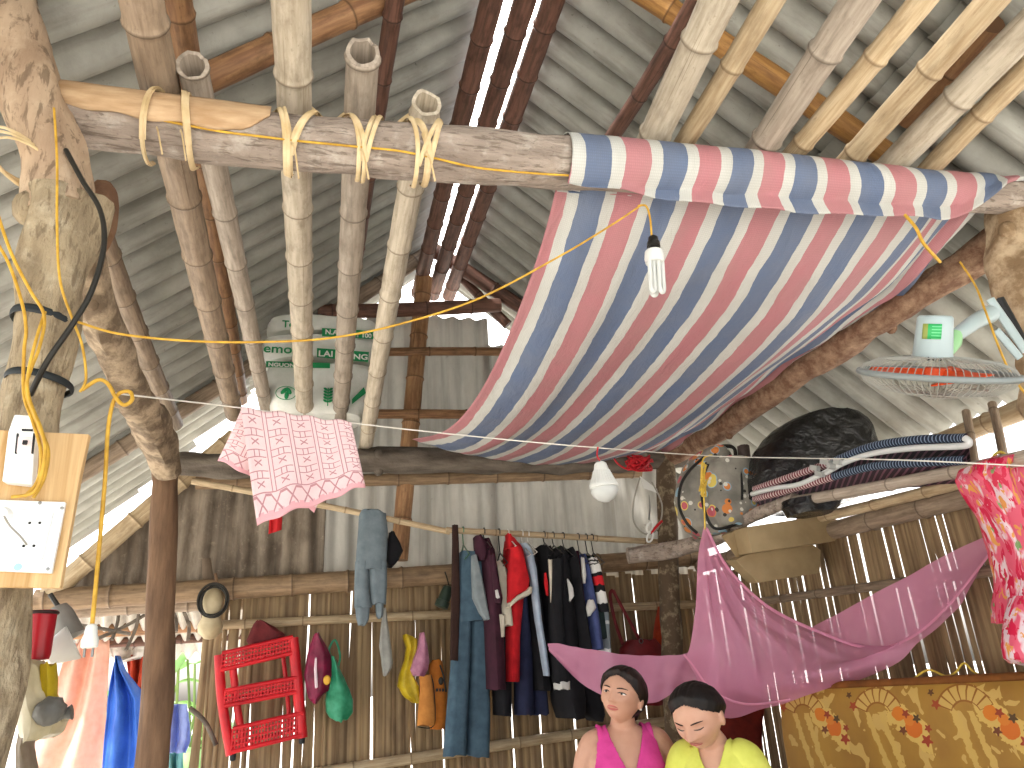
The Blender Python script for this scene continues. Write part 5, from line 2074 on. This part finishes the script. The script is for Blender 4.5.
b.grid(mf, 60, 30)
b.uv = []
for j in range(30):
    for i in range(60):
        b.uv.append([((i + q[0]) / 60 * Lm, (j + q[1]) / 30 * .76) for q in ((0, 0), (1, 0), (1, 1), (0, 1))])
k0 = len(b.v)
b.grid(lambda u, v: mf(u, v) - nrm_ * (.10 + .07 * math.sin(PI * v) ** .4), 20, 10)
for (ua, va, ub, vb) in ((0, 0, 0, 1), (1, 0, 1, 1), (0, 0, 1, 0), (0, 1, 1, 1)):
    b.grid(lambda s, t, ua=ua, va=va, ub=ub, vb=vb: mf(lerp(ua, ub, s), lerp(va, vb, s)) - nrm_ * .10 * t, 20, 2)
b.build('cover', mat('golden printed cloth', matt_col, .6), rt)
b = MB()
b.tube([mf(i / 30, 1) - nrm_ * .03 + V((0, 0, .006)) for i in range(31)], .022, 10)
b.build('top_edge', cloth('rust brown edging', '8A5526', '6E421E'), rt, label='rust-brown top edging')
b = MB()
b.tube(curve([(912, 680, 2.66), (928, 670, 2.61), (946, 676, 2.55), (956, 672, 2.52), (964, 663, 2.49), (974, 672, 2.45), (990, 678, 2.40), (1012, 679, 2.32)], 40), .004, 6)
tag(b.build('yellow_string', YELP), 'thin yellowish string lying along the top of the mattress', 'string')
# ------------------------------------------------------------------ the two women


def skin_mat(name, c1, c2):
    return mat(name, two(c1, c2, 9, 4), .5, nb(120, 3), bstr=.06, bdist=.002, spec=.35)


HAIRM = mat('black hair', lambda N: N.mix(N.noise(N.map(N.ob(), (1, 1, .25)), 60, 4).ramp(.4, .7), srgb('0F0B0A'), srgb('1C1512')), .55, nb(90, 4, (1, 1, .2)), bstr=.5, bdist=.004, spec=.3)
HAIRB = mat('dark brown hair', lambda N: N.mix(N.noise(N.map(N.ob(), (1, 1, .25)), 60, 4).ramp(.4, .7), srgb('1A110E'), srgb('2E1E17')), .55, nb(90, 4, (1, 1, .2)), bstr=.5, bdist=.004, spec=.3)
EYEW = mat('eye white', 'D9D2CA', .3)
IRIS = mat('dark iris', '20130E', .2, spec=.6)
BROW = mat('dark brow', '33231C', .8)
LIP = mat('lip', two('B5655F', 'A2544F', 30, 3), .4)


def g2(x, z, cx, cz, sx, sz):
    return math.exp(-((x - cx) / sx) ** 2 - ((z - cz) / sz) ** 2)


def headpt(n):
    """unit direction (face towards -y) -> point of the head, about 0.225 m high"""
    x, y, z = n.x * .0735, n.y * .094, n.z * .113
    if n.z < 0:
        t = -n.z
        x *= 1 - .30 * t ** 1.6
        if n.y > 0:
            y *= 1 - .45 * t
        else:
            y *= 1 - .10 * t * t
    else:
        x *= 1 + .04 * math.sin(n.z * PI)
    if n.y < 0:
        fr = min(1, -n.y * 1.4)
        y = lerp(y, max(y, -.088), .35 * fr)
        ax = abs(x)
        d = 0.0
        if z > -.045:
            pr = max(0, min(1, (.022 - z) / .050))
            d += .026 * math.exp(-(x / (.0090 + .004 * pr)) ** 2) * pr * (1 if z > -.030 else math.exp(-((z + .030) / .0075) ** 2))
        d += .006 * g2(ax, z, .0115, -.030, .007, .008)
        d -= .0085 * g2(ax, z, .031, .006, .017, .011)
        d += .0035 * g2(ax, z, .030, .026, .024, .008)
        d += .005 * g2(ax, z, .040, -.022, .020, .018)
        d += .0062 * g2(x, z, 0, -.050, .020, .0058) + .0062 * g2(x, z, 0, -.0625, .017, .006)
        d -= .0035 * g2(x, z, 0, -.0562, .022, .0022)
        d -= .004 * g2(x, z, 0, -.073, .020, .006)
        d += .007 * g2(x, z, 0, -.090, .020, .014)
        y -= d * fr
    return V((x, y, z))


def headat(x, z):
    """the point of the face at local x, z"""
    nx, nz = x / .0735, z / .113
    for _ in range(12):
        q = 1 - nx * nx - nz * nz
        n = V((nx, -math.sqrt(max(q, 1e-3)), nz)).normalized()
        p = headpt(n)
        nx = n.x + (x - p.x) / .0735 * .8
        nz = n.z + (z - p.z) / .113 * .8
    return p


def interp(tab, x):
    if x <= tab[0][0]:
        return tab[0][1]
    for (a, fa), (c, fc) in zip(tab, tab[1:]):
        if x <= c:
            return lerp(fa, fc, (x - a) / (c - a))
    return tab[-1][1]


def person(label, hc, hrot, hs, neck, shoulder, yaw, skin, hairm, hairtab, bun, top, topm, look, bs, lean):
    """hc head centre, neck/shoulder centre in world; body frame = Rz(yaw) about the shoulder centre"""
    B3 = Matrix.Rotation(yaw, 3, 'Z')

    def W(p):
        return shoulder + B3 @ (V(p) * bs)

    def HW_(p):
        return hc + hrot @ V((p[0] * hs * 1.09, p[1] * hs * 1.02, p[2] * hs * .90))
    b = MB()
    # head
    nu, nv = 96, 72
    rings = []
    for j in range(nv + 1):
        ph = max(-PI / 2 + .012, min(PI / 2 - .012, -PI / 2 + PI * j / nv))
        rings.append([HW_(headpt(V((math.cos(ph) * math.cos(2 * PI * i / nu), math.cos(ph) * math.sin(2 * PI * i / nu), math.sin(ph))))) for i in range(nu)])
    b.rings(rings)
    for s in (-1, 1):       # ears
        c = V((s * .073, .012, -.008))
        b.ell(HW_(c), (.012 * hs, .021 * hs, .033 * hs), 14, 10, hrot @ Matrix.Rotation(s * .35, 3, 'Z') @ Matrix.Rotation(-.15, 3, 'X'))
    # neck
    nb_ = HW_((0, .022, -.055))
    mid = nb_.lerp(W((0, .01, .02)), .5)
    b.tube(smooth([nb_, mid, W((0, .012, .02)), W((0, .01, -.06))], 4), [.052, .046, .050, .06, .07][:5], 20)
    # torso
    TT = [(.045, .040, .042, .012), (.028, .075, .050, .012), (.005, .120, .062, .010), (-.03, .142, .078, .004), (-.08, .160, .092, -.004), (-.15, .155, .110, -.016),
          (-.22, .140, .100, -.010), (-.30, .128, .092, -.004), (-.38, .140, .100, -.0), (-.46, .165, .118, .0), (-.54, .168, .125, .0), (-.58, .13, .10, 0)]
    rings = []
    for (z, hx, hy, cy) in TT:
        rings.append([W((hx * math.copysign(abs(math.cos(t)) ** .85, math.cos(t)), cy + lean * z + hy * math.copysign(abs(math.sin(t)) ** .9, math.sin(t)), z)) for t in [2 * PI * i / 40 for i in range(40)]])
    b.rings(rings[::-1])
    # arms, hands
    for s in (-1, 1):
        sh, el = (s * .134, .006, -.030), (s * .205, .03 + lean * -.25, -.30)
        wr = (s * .10, -.20, -.43)
        pts = smooth([W((s * .09, .008, -.01)), W(sh), W((s * .172, .012, -.11)), W(el), W(V(el).lerp(V(wr), .5) + V((s * .01, 0, 0))), W(wr)], 5)
        b.tube(pts, [.042, .049, .044, .038, .035, .025], 18)
        dr = (V(wr) - V(el)).normalized()
        pc = V(wr) + dr * .045
        side = dr.cross(V((0, 0, 1))).normalized()
        upn = side.cross(dr)
        b.tube([W(V(wr)), W(pc), W(pc + dr * .035)], [.024, .036, .034], 14, sq=.45, ref=B3 @ side)
        for k, (off, ln) in enumerate(((-.027, .062), (-.009, .074), (.010, .070), (.027, .054))):
            base = pc + dr * .03 + side * off
            b.tube(smooth([W(base), W(base + dr * ln * .5 - upn * .004), W(base + dr * ln - upn * .022)], 4), [.0095, .009, .007], 8)
        tb = pc - dr * .015 + side * (-s * .028)
        b.tube(smooth([W(tb), W(tb + dr * .025 + side * (-s * .02)), W(tb + dr * .055 + side * (-s * .026))], 4), [.012, .011, .008], 8)
    # legs: seated
    for s in (-1, 1):
        hip, kn = (s * .085, -.02, -.54), (s * .12, -.43, -.50)
        an = V((s * .12, -.46, 0))
        kw = W(kn)
        aw = W(an)
        aw.z = .12
        b.tube(smooth([W(hip), W(V(hip).lerp(V(kn), .5)), kw, kw.lerp(aw, .4), aw], 5), [.095, .085, .062, .056, .036], 18)
        ft = aw + B3 @ V((0, -.14, -.05))
        b.tube(smooth([aw + B3 @ V((0, .04, -.055)), aw + B3 @ V((0, -.05, -.045)), ft], 4), [.035, .040, .028], 12, sq=.8)
    o = b.build('person', skin, origin=V((shoulder.x, shoulder.y, 0.03)))
    md = o.modifiers.new('r', 'REMESH')
    md.mode = 'VOXEL'
    md.voxel_size = .0042
    ms = o.modifiers.new('s', 'SMOOTH')
    ms.factor = .5
    ms.iterations = 3
    dg = bpy.context.evaluated_depsgraph_get()
    me = bpy.data.meshes.new_from_object(o.evaluated_get(dg))
    o.modifiers.clear()
    o.data = me
    me.materials.clear()
    me.materials.append(skin)
    me.polygons.foreach_set('use_smooth', [True] * len(me.polygons))
    tag(o, label, 'person')
    # clothing follows the body
    org = o.location
    inv = B3.transposed()

    def cover(pred, off, name, m, th):
        keep = {}
        vs, fs = [], []
        loc = [inv @ (org + v.co - shoulder) / bs for v in me.vertices]
        nrm = [v.normal.copy() for v in me.vertices]
        for pl in me.polygons:
            c = sum((loc[i] for i in pl.vertices), V()) / len(pl.vertices)
            if pred(c):
                f = []
                for i in pl.vertices:
                    if i not in keep:
                        keep[i] = len(vs)
                        p = loc[i]
                        f_ = .5 + noise.noise(V((p.x * 9, p.y * 9, p.z * 5)))
                        vs.append(me.vertices[i].co + nrm[i] * (off + .006 * f_))
                    f.append(keep[i])
                fs.append(f)
        mm = bpy.data.meshes.new(name)
        mm.from_pydata(vs, [], fs)
        mm.polygons.foreach_set('use_smooth', [True] * len(fs))
        mm.materials.append(m)
        q = bpy.data.objects.new(name, mm)
        COL.objects.link(q)
        q.parent = o
        s_ = q.modifiers.new('s', 'SMOOTH')
        s_.factor = .5
        s_.iterations = 6
        sd_ = q.modifiers.new('solid', 'SOLIDIFY')
        sd_.thickness = th
        sd_.offset = 1
        return q
    cover(top, .005, 'top', topm, .005)
    cover(lambda c: c.z < -.44 and not (abs(c.x) < .3 and c.y < -.15 and c.z > -.44), .006, 'trousers', cloth('dark trousers', '2C2C33', '202026'), .005)

    # hair, eyes, brows, lips belong to the head
    hb = MB()

    def hp(i, j, nu=120, nv=80):
        ph = max(-PI / 2 + .01, min(PI / 2 - .01, -PI / 2 + PI * j / nv))
        th = 2 * PI * i / nu
        n = V((math.cos(ph) * math.cos(th), math.cos(ph) * math.sin(th), math.sin(ph)))
        p = headpt(n)
        e = p.y - interp(hairtab, p.z + .020 * min(1, abs(p.x) / .05) - .016)
        t = .003 + .015 * sst(0, .045, e)
        k = noise.noise(V((n.x * 9 + n.z * 2, n.y * 3, n.z * 3)))
        part = .004 * math.exp(-((p.x - .008) / .006) ** 2) if p.z > .05 and p.y < .03 else 0
        return p + n * (t + .003 * k - part), e
    nu, nv = 120, 80
    grid = [[hp(i, j) for i in range(nu)] for j in range(nv + 1)]
    base = len(hb.v)
    for row in grid:
        hb.v.extend(HW_(p) for p, e in row)
    for j in range(nv):
        for i in range(nu):
            i2 = (i + 1) % nu
            q = [grid[j][i], grid[j][i2], grid[j + 1][i2], grid[j + 1][i]]
            if sum(e for p, e in q) / 4 > 0:
                hb.face([base + j * nu + i, base + j * nu + i2, base + (j + 1) * nu + i2, base + (j + 1) * nu + i])
    for (c, r) in bun:
        hb.ell(HW_(c), (r[0] * hs, r[1] * hs, r[2] * hs), 20, 14, hrot, fn=lambda p, n: p * (1 + .08 * noise.noise(n * 3)))
    rr = random.Random(5)
    for k in range(0):                     # loose strands along the hairline
        i = rr.randrange(nu)
        j = rr.randrange(int(nv * .6), int(nv * .9))
        p, e = grid[j][i]
        if e > .01:
            q = p * 1.03
            hb.tube([HW_(p), HW_(q + V((rr.uniform(-.01, .01), .012, .006))), HW_(q + V((rr.uniform(-.02, .02), .03, .0)))], [.0015, .001, .0004], 4)
    hb.build('hair', hairm, o, solid=.004)
    for s in (-1, 1):
        p = headat(s * .031, .005)
        m2 = hrot @ Matrix.Rotation(s * .28, 3, 'Z')
        if look > 0:
            eb = MB()
            eb.ell(HW_(p + V((0, .0015, 0))), (.0135 * hs, .004 * hs, .0058 * hs), 16, 10, m2)
            eo = eb.build('eye', EYEW, o)
            ib = MB()
            ib.ell(HW_(p + V((-.002, -.0022, .001))), (.0055 * hs, .002 * hs, .0055 * hs), 14, 8, m2)
            ib.build('iris', IRIS, eo)
        lb = MB()
        zz = .0105 if look > 0 else -.001
        arc = [headat(s * .031 + d * .0145, zz - (.0045 if look > 0 else -.004) * d * d) + V((0, -.0022, 0)) for d in (-1, -.6, -.2, .2, .6, 1)]
        lb.tube(smooth([HW_(q) for q in arc], 3), [.0010, .0019, .0022, .0019, .0010], 6)
        lb.build('eyelash', IRIS, o)
        bb = MB()
        arc = [headat(s * (.031 + d * .018), .0265 - .003 * (d - .2) ** 2 + .001) + V((0, -.0012, 0)) for d in (-1, -.6, -.2, .2, .6, 1)]
        bb.tube(smooth([HW_(q) for q in arc], 3), [.0016, .0026, .0026, .002, .0009], 6, sq=.6)
        bb.build('eyebrow', BROW, o)
    if look > 0 and hairm is HAIRB:
        eb = MB()
        eb.ell(HW_((.079, .004, -.040)), (.0045, .0045, .0045), 10, 6)
        eb.build('earring', WPL, o, label='small white ear stud')
    mb_ = MB()
    for (zc, hh, sgn) in ((-.0505, .0042, 1), (-.0622, .0050, -1)):
        def lf(u, v, zc=zc, hh=hh, sgn=sgn):
            x = lerp(-.0225, .0225, u)
            w_ = hh * max(0, 1 - (x / .0226) ** 2) ** .6
            cup = -.0012 * math.exp(-(x / .004) ** 2) if sgn > 0 else 0
            corner = -.0585 + (zc + .0575) * max(0, 1 - (x / .0226) ** 2) ** .5
            z = corner + (v - .5) * 2 * w_ + (cup if v > .5 else 0)
            return HW_(headat(x, z) + V((0, -.0014 - .001 * math.sin(PI * v), 0)))
        mb_.grid(lf, 20, 6)
    mb_.build('lips', LIP, o)
    return o


TABA = [(-.113, .09), (-.09, .020), (-.05, .014), (-.02, .008), (.0, -.012), (.03, -.040), (.05, -.056), (.070, -.070), (.082, -.12)]
TABB = [(-.113, .09), (-.07, .060), (-.04, .040), (-.01, .025), (.02, -.006), (.045, -.036), (.066, -.058), (.082, -.076), (.090, -.12)]
HA = P(622, 696, Y=3.02)
HB_ = P(698, 717, Y=2.74)
RA = Matrix.Rotation(math.radians(-44), 3, 'Z') @ Matrix.Rotation(math.radians(-8), 3, 'X') @ Matrix.Rotation(math.radians(12), 3, 'Y')
RB = Matrix.Rotation(math.radians(-52), 3, 'Z') @ Matrix.Rotation(math.radians(25), 3, 'X') @ Matrix.Rotation(math.radians(-2), 3, 'Y')


def topA(c):
    ax = abs(c.x)
    if c.z > .05 or c.z < -.52:
        return False
    if ax > interp([(-.3, .30), (-.17, .165), (-.12, .135), (-.05, .118), (.03, .112)], c.z):
        return False
    if c.y < .0 and ax < interp([(-.145, -.01), (-.13, .012), (-.06, .042), (0, .064), (.04, .070)], c.z):
        return False
    if c.y >= 0 and ax < .066 and c.z > -.03:
        return False
    if c.y < -.14 and c.z < -.3:
        return False
    return True


def topB(c):
    ax = abs(c.x)
    if c.z > .042 or c.z < -.52:
        return False
    if ax > .165 and (c.z < -.15 or ax > .26):
        return False
    if c.y < .01 and ax < interp([(-.10, -.01), (-.085, .014), (-.03, .042), (.02, .056), (.05, .06)], c.z):
        return False
    if c.y >= 0.01 and ax < .056 and c.z > .02:
        return False
    if c.y < -.14 and c.z < -.3:
        return False
    return True


PINKT = cloth('magenta knit', 'DA4A98', 'C43A84', tl=.05)
YELT = cloth('yellow jersey', 'DDE06E', 'CACE58', tl=.05)
person('woman in a magenta sleeveless top, looking up to the left under the net', HA, RA, .97, None, P(624, 735, Y=3.06), math.radians(-14),
       skin_mat('warm skin', 'C99C84', 'BC8D75'), HAIRB, TABA, [((.0, .098, -.055), (.040, .032, .042))], topA, PINKT, 1, .96, 0)
person('woman in a yellow short-sleeved top, looking down, sitting beside the woman in magenta', HB_, RB, 1.04, None, P(714, 751, Y=2.80), math.radians(-40),
       skin_mat('light skin', 'D0A38A', 'C2937B'), HAIRM, TABB, [((.0, .115, -.01), (.035, .035, .035))], topB, YELT, -1, .84, -.15)

# the bed they sit on (below the picture)
rt = thing('bamboo_bed', (1.55, 3.2, 0.03), 'low bamboo bed that the two women sit on', 'bed')
b = MB()
for k in range(14):
    y = 2.72 + k * .075
    pts, rad, off, L = bamboo_pts((.75, y, .44), (2.5, y, .44), .028, .028, .35, .004, k)
    b.tube(pts, rad, 8, vscale=1 / L)
b.build('slatted_top', B_WARM, rt)
for (x, y) in ((.85, 2.78), (2.4, 2.78), (.85, 3.62), (2.4, 3.62)):
    b = MB()
    b.tube([(x, y, .03), (x, y, .42)], .04, 10)
    b.build('leg', POSTD, rt)
# ------------------------------------------------------------------ seen through the doorway at the left
def out_sheet_col(N):
    p = N.ob()
    return N.mix(N.noise(p, 3, 6).ramp(.35, .7), srgb('D8D4CC'), srgb('B4ACA0'))


SHO = mat('outside sheet', out_sheet_col, .8, tl=.3)
b = MB()
A0, A1, A2, A3 = P(20, 606, Y=5.4), P(245, 602, Y=5.4), P(262, 652, Y=6.9), P(10, 664, Y=6.9)


def aw(u, v):
    p = A0.lerp(A1, u).lerp(A3.lerp(A2, u), v)
    return p + V((0, 0, .03 * math.cos(u * 2 * PI * 18)))


b.grid(aw, 180, 8)
tag(b.build('awning_sheet', SHO, solid=.006), 'bright corrugated awning sheet outside the doorway', 'awning')
bamboo_pole(P(10, 636, Y=6.0), P(250, 622, Y=6.0), .05, .05, B_BROWN, 'brown pole outside the doorway under the awning sheet, upper one', 'pole', 'poles outside the doorway', name='awning_pole')
bamboo_pole(P(60, 645, Y=6.3), P(250, 634, Y=6.3), .035, .035, B_DARK, 'dark thin pole outside the doorway under the awning sheet, lower one', 'pole', 'poles outside the doorway', name='awning_pole')
b = MB()
for (x0, y0, x1, y1) in ((118, 600, 112, 640), (140, 605, 126, 650), (170, 606, 176, 632), (95, 640, 150, 612), (184, 612, 188, 640), (60, 622, 130, 634)):
    b.tube(smooth([P(x0, y0, Y=5.25), P((x0 + x1) / 2 + 3, (y0 + y1) / 2, Y=5.35), P(x1, y1, Y=5.3)], 4), .011, 6)
tag(b.build('twig_bundle', DARKLOG), 'dark twigs and hooks tied to the bar over the doorway', 'twigs')
COR = cloth('coral tarp', 'F0CDBC', 'E8B8A2', tl=.3)
BLT = mat('blue tarp', two('4A7CD6', '3564BE', 5, 4), .4, nb(20, 4), bstr=.4, bdist=.02, tl=.25)


def sheet_px(name, label, rows, Y, m, cat, fold=.04, f=14):
    b = MB()
    tab = [(y, xl, xr) for y, xl, xr in rows]

    def fn(u, v):
        y = lerp(tab[0][0], tab[-1][0], v)
        xl = interp([(r[0], r[1]) for r in tab], y)
        xr = interp([(r[0], r[2]) for r in tab], y)
        return P(lerp(xl, xr, u), y, Y=Y) + V((0, fold * math.sin(u * f + v * 2) + .03 * noise.noise(V((u * 5, v * 4, Y))), 0))
    b.grid(fn, 50, 24)
    return tag(b.build(name, m, solid=.004), label, cat)


sheet_px('coral_tarp', 'sunlit pale coral tarp hanging outside the doorway', [(640, 72, 108), (655, 66, 108), (700, 50, 106), (760, 20, 102), (830, -10, 100)], 6.2, COR, 'tarp')
sheet_px('blue_tarp', 'bright blue tarp hanging in a point outside the doorway', [(656, 116, 119), (670, 113, 124), (700, 107, 148), (760, 101, 156), (830, 96, 160)], 6.0, BLT, 'tarp')
sheet_px('red_towel', 'small orange-red cloth on the line outside, above the blue tarp', [(655, 126, 150), (680, 128, 146), (692, 132, 140)], 6.5, cloth('orange red cloth', 'B8401F', '93301A', tl=.25), 'cloth')
sheet_px('white_cloth', 'small white cloth on the line outside, left of the orange-red one', [(644, 108, 152), (656, 110, 150), (662, 116, 124)], 6.45, cloth('white outdoor cloth', 'E6E4DE', 'CFCCC4', tl=.3), 'cloth')
sheet_px('blue_shorts', 'blue shorts drying outside between the doorway post and the grey post', [(704, 166, 186), (714, 164, 188), (740, 164, 190), (753, 166, 186)], 6.6, cloth('washed blue cloth', '98A6D4', '8494C6', tl=.3), 'shorts')
sheet_px('teal_cloth', 'teal cloth hanging below the blue shorts outside', [(752, 166, 182), (800, 166, 184)], 6.65, cloth('teal cloth', '6FA6A6', '568C8C', tl=.3), 'cloth')
LEAF = mat('leaf', two('9DBE7C', '7FA862', 6, 4), .45, tl=.35, tlc=srgb('9CC860'))
LEAF2 = mat('leaf stem', '6A7F42', .6)


def leaf(b, base, d, L, w, droop, m=0):
    d = V(d).normalized()
    s = d.cross(V((0, 0, 1)))
    s = s.normalized() if s.length > .01 else V((1, 0, 0))
    k0 = len(b.v)
    n = 8
    for i in range(n + 1):
        t = i / n
        c = base + d * (L * t) + V((0, 0, -droop * t * t))
        ww = w * math.sin(PI * min(1, t * .93 + .07)) ** .7
        b.v.extend([c - s * ww + V((0, 0, .03 * ww / w)), c, c + s * ww + V((0, 0, .03 * ww / w))])
    for i in range(n):
        a = k0 + i * 3
        b.face((a, a + 1, a + 4, a + 3))
        b.face((a + 1, a + 2, a + 5, a + 4))


rr = random.Random(4)
for (bx, by, Y, h, lab_) in ((176, 768, 8.6, 1.9, 'broad-leaved green plant outside, between the doorway post and the grey post'),
                             (196, 768, 9.4, 2.2, 'broad-leaved green plant outside, nearest to the grey post and farther back'),
                             (138, 768, 10.0, 1.7, 'broad-leaved green plant outside, behind the blue tarp')):
    g = P(bx, by, Y=Y)
    g.z = -.02
    rt = thing('garden_plant', g, lab_, 'plant', 'plants outside the doorway')
    sb, lbm = MB(), MB()
    for k in range(16):
        a = rr.random() * 2 * PI
        zz = h * rr.uniform(.35, 1)
        tip = g + V((math.cos(a) * .35 * zz / h, math.sin(a) * .35 * zz / h, zz))
        sb.tube(smooth([g, g.lerp(tip, .5) + V((0, 0, .15)), tip], 4), .014, 5)
        leaf(lbm, tip, (math.cos(a), math.sin(a), rr.uniform(-.2, .5)), rr.uniform(.35, .6), rr.uniform(.10, .17), rr.uniform(.1, .35))
    sb.build('stem', LEAF2, rt)
    lbm.build('foliage', LEAF, rt, solid=.002)

# ------------------------------------------------------------------ things hung beside the forked post, bottom left
YQ = 2.0
rt = thing('red_mug', P(40, 662, Y=YQ), 'dark red metal mug hanging at the lower left behind the forked post', 'mug')
t0, t1 = P(42, 613, Y=YQ), P(36, 660, Y=YQ)
kq = 1 / pxm(t0)
ax = (t1 - t0).normalized()
b = MB()
H_ = (t1 - t0).length
b.lathe(t0, ax, [(.004, 11 * kq), (0, 13 * kq), (-.004, 14 * kq), (.004, 13.6 * kq), (H_ * .9, 12.2 * kq), (H_, 11 * kq), (H_ + .002, .001)], 28, cap0=False)
b.lathe(t0, ax, [(.004, 11 * kq), (H_ * .93, 10.5 * kq), (H_ * .94, .001)], 28, cap0=False)
b.build('cup', mat('dark red enamel', two('A01522', '84101A', 8, 3), .3), rt)
b = MB()
b.tube(ringp := [t0 + V((math.cos(q) * 13.8 * kq, math.sin(q) * 13.8 * kq, 0)) for q in [2 * PI * i / 28 for i in range(28)]], .004, 8, loop=True)
b.build('rim', mat('dark enamel rim', '2A1412', .4), rt, label='dark rim')
rt = thing('metal_pot', P(65, 642, Y=2.2), 'dull grey metal pot hanging above the clear bowl', 'pot')
b = MB()
t0, t1 = P(58, 606, Y=2.2), P(70, 638, Y=2.2)
kp = 1 / pxm(t0)
b.lathe(t0, t1 - t0, [(0, .001), (.002, 8 * kp), (8 * kp, 11 * kp), (30 * kp, 14 * kp), (34 * kp, 14.5 * kp), (33.9 * kp, 13.6 * kp), (9 * kp, 10 * kp), (4 * kp, .002)], 26)
b.build('pot_body', mat('dull aluminium', two('8F8A82', '6E6A62', 9, 5), .5, metal=.5), rt)
b = MB()
b.tube(smooth(pz((58, 606, 2.2), (54, 600, 2.2), (50, 594, 2.2)), 4), .006, 6)
b.build('handle', BLK, rt)
rt = thing('plastic_bowl', P(58, 668, Y=2.1), 'cloudy clear plastic bowl hanging right of the red mug', 'bowl')
b = MB()
t0, t1 = P(74, 642, Y=2.1), P(48, 652, Y=2.1)
kp = 1 / pxm(t0)
b.lathe(t0, t1 - t0 + V((0, -.01, -.01)), [(0, 17 * kp), (2 * kp, 17 * kp), (14 * kp, 13 * kp), (24 * kp, 9 * kp), (26 * kp, .001)], 26, cap0=False)
b.build('bowl_body', mat('cloudy plastic', 'D9D6CE', .3, alpha=.75, tl=.3), rt, solid=.003)
b = MB()
b.tube([t0 + V((0, 0, .0)) + q for q in [V((.2 * math.cos(a), .4 * math.sin(a), math.sin(a + 1))).normalized() * .001 for a in (0, 1)]], .004, 6)
b.build('knob', WPL, rt)
FILM = plastic('pale carrier film', 'D8CFB4', 'BDB291', .3)
rt = thing('carrier_bag', P(40, 742, Y=1.95), 'pale yellowish carrier bag hanging below the red mug', 'plastic bag')
b = MB()
drape(b, [(660, 28, 36), (668, 28, 44), (690, 24, 50), (705, 21, 60), (722, 20, 66), (733, 24, 58), (740, 30, 44)], 1.95, .07, folds=.22, seed=12)
b.build('bag_body', FILM, rt)
b = MB()
drape(b, [(664, 42, 56), (680, 42, 57), (696, 45, 56), (706, 48, 56)], 1.93, .03, folds=.2, seed=13)
b.build('yellow_flap', plastic('yellow film', 'DCC22E', 'B0951C'), rt, label='yellow flap')
b = MB()
b.ell(P(50, 711, Y=1.88), (.03, .03, .028), 16, 10, fn=lambda p, n: p * (1 + .2 * noise.noise(n * 2)))
b.tube(smooth(pz((56, 716, 1.9), (64, 714, 1.9), (72, 712, 1.9)), 4), [.014, .009, .016], 10)
b.build('knot', plastic('grey film', '8E8C84', '6C6A64'), rt, label='grey knotted end')
b = MB()
drape(b, [(728, 24, 34), (745, 21, 30), (765, 20, 34), (790, 20, 40)], 2.05, .05, folds=.2, seed=14)
tag(b.build('plastic_bag', plastic('brownish film', 'A09484', '7E7262')), 'dull brownish plastic bag hanging lowest beside the forked post', 'plastic bag')
SKY, SUNE, EXPO = 0.30, 2.6, 1.32
# ------------------------------------------------------------------ light and camera
w = bpy.data.worlds.new('World')
scene.world = w
w.use_nodes = True
N = NT(w.node_tree)
bg = w.node_tree.nodes['Background']
sky = N.n('ShaderNodeTexSky', sky_type='NISHITA')
sky.sun_disc = False
sky.sun_elevation = math.radians(55)
sky.dust_density = 6
sky.air_density = 1.2
hs = N.n('ShaderNodeHueSaturation')
hs.inputs['Saturation'].default_value = .35
w.node_tree.links.new(sky.outputs[0], hs.inputs['Color'])
w.node_tree.links.new(hs.outputs[0], bg.inputs[0])
bg.inputs[1].default_value = SKY
sd = bpy.data.lights.new('sun', 'SUN')
sd.energy = SUNE
sd.angle = math.radians(3)
sd.color = (1, .98, .95)
so = bpy.data.objects.new('sun', sd)
COL.objects.link(so)
so.rotation_euler = (math.radians(40), 0, math.radians(-58))
cd = bpy.data.cameras.new('camera')
co = bpy.data.objects.new('camera', cd)
COL.objects.link(co)
cd.sensor_width = 36
cd.lens = 36 * F / 1024
cd.clip_start = .02
co.matrix_world = Matrix.Translation(CAM) @ M3.to_4x4()
scene.camera = co
scene.view_settings.view_transform = 'Standard'
scene.view_settings.look = 'None'
scene.view_settings.exposure = EXPO
scene.view_settings.gamma = 1
scene.view_settings.use_curve_mapping = False
scene.cycles.use_denoising = True
scene.cycles.max_bounces = 12
scene.cycles.diffuse_bounces = 8
scene.cycles.transparent_max_bounces = 16
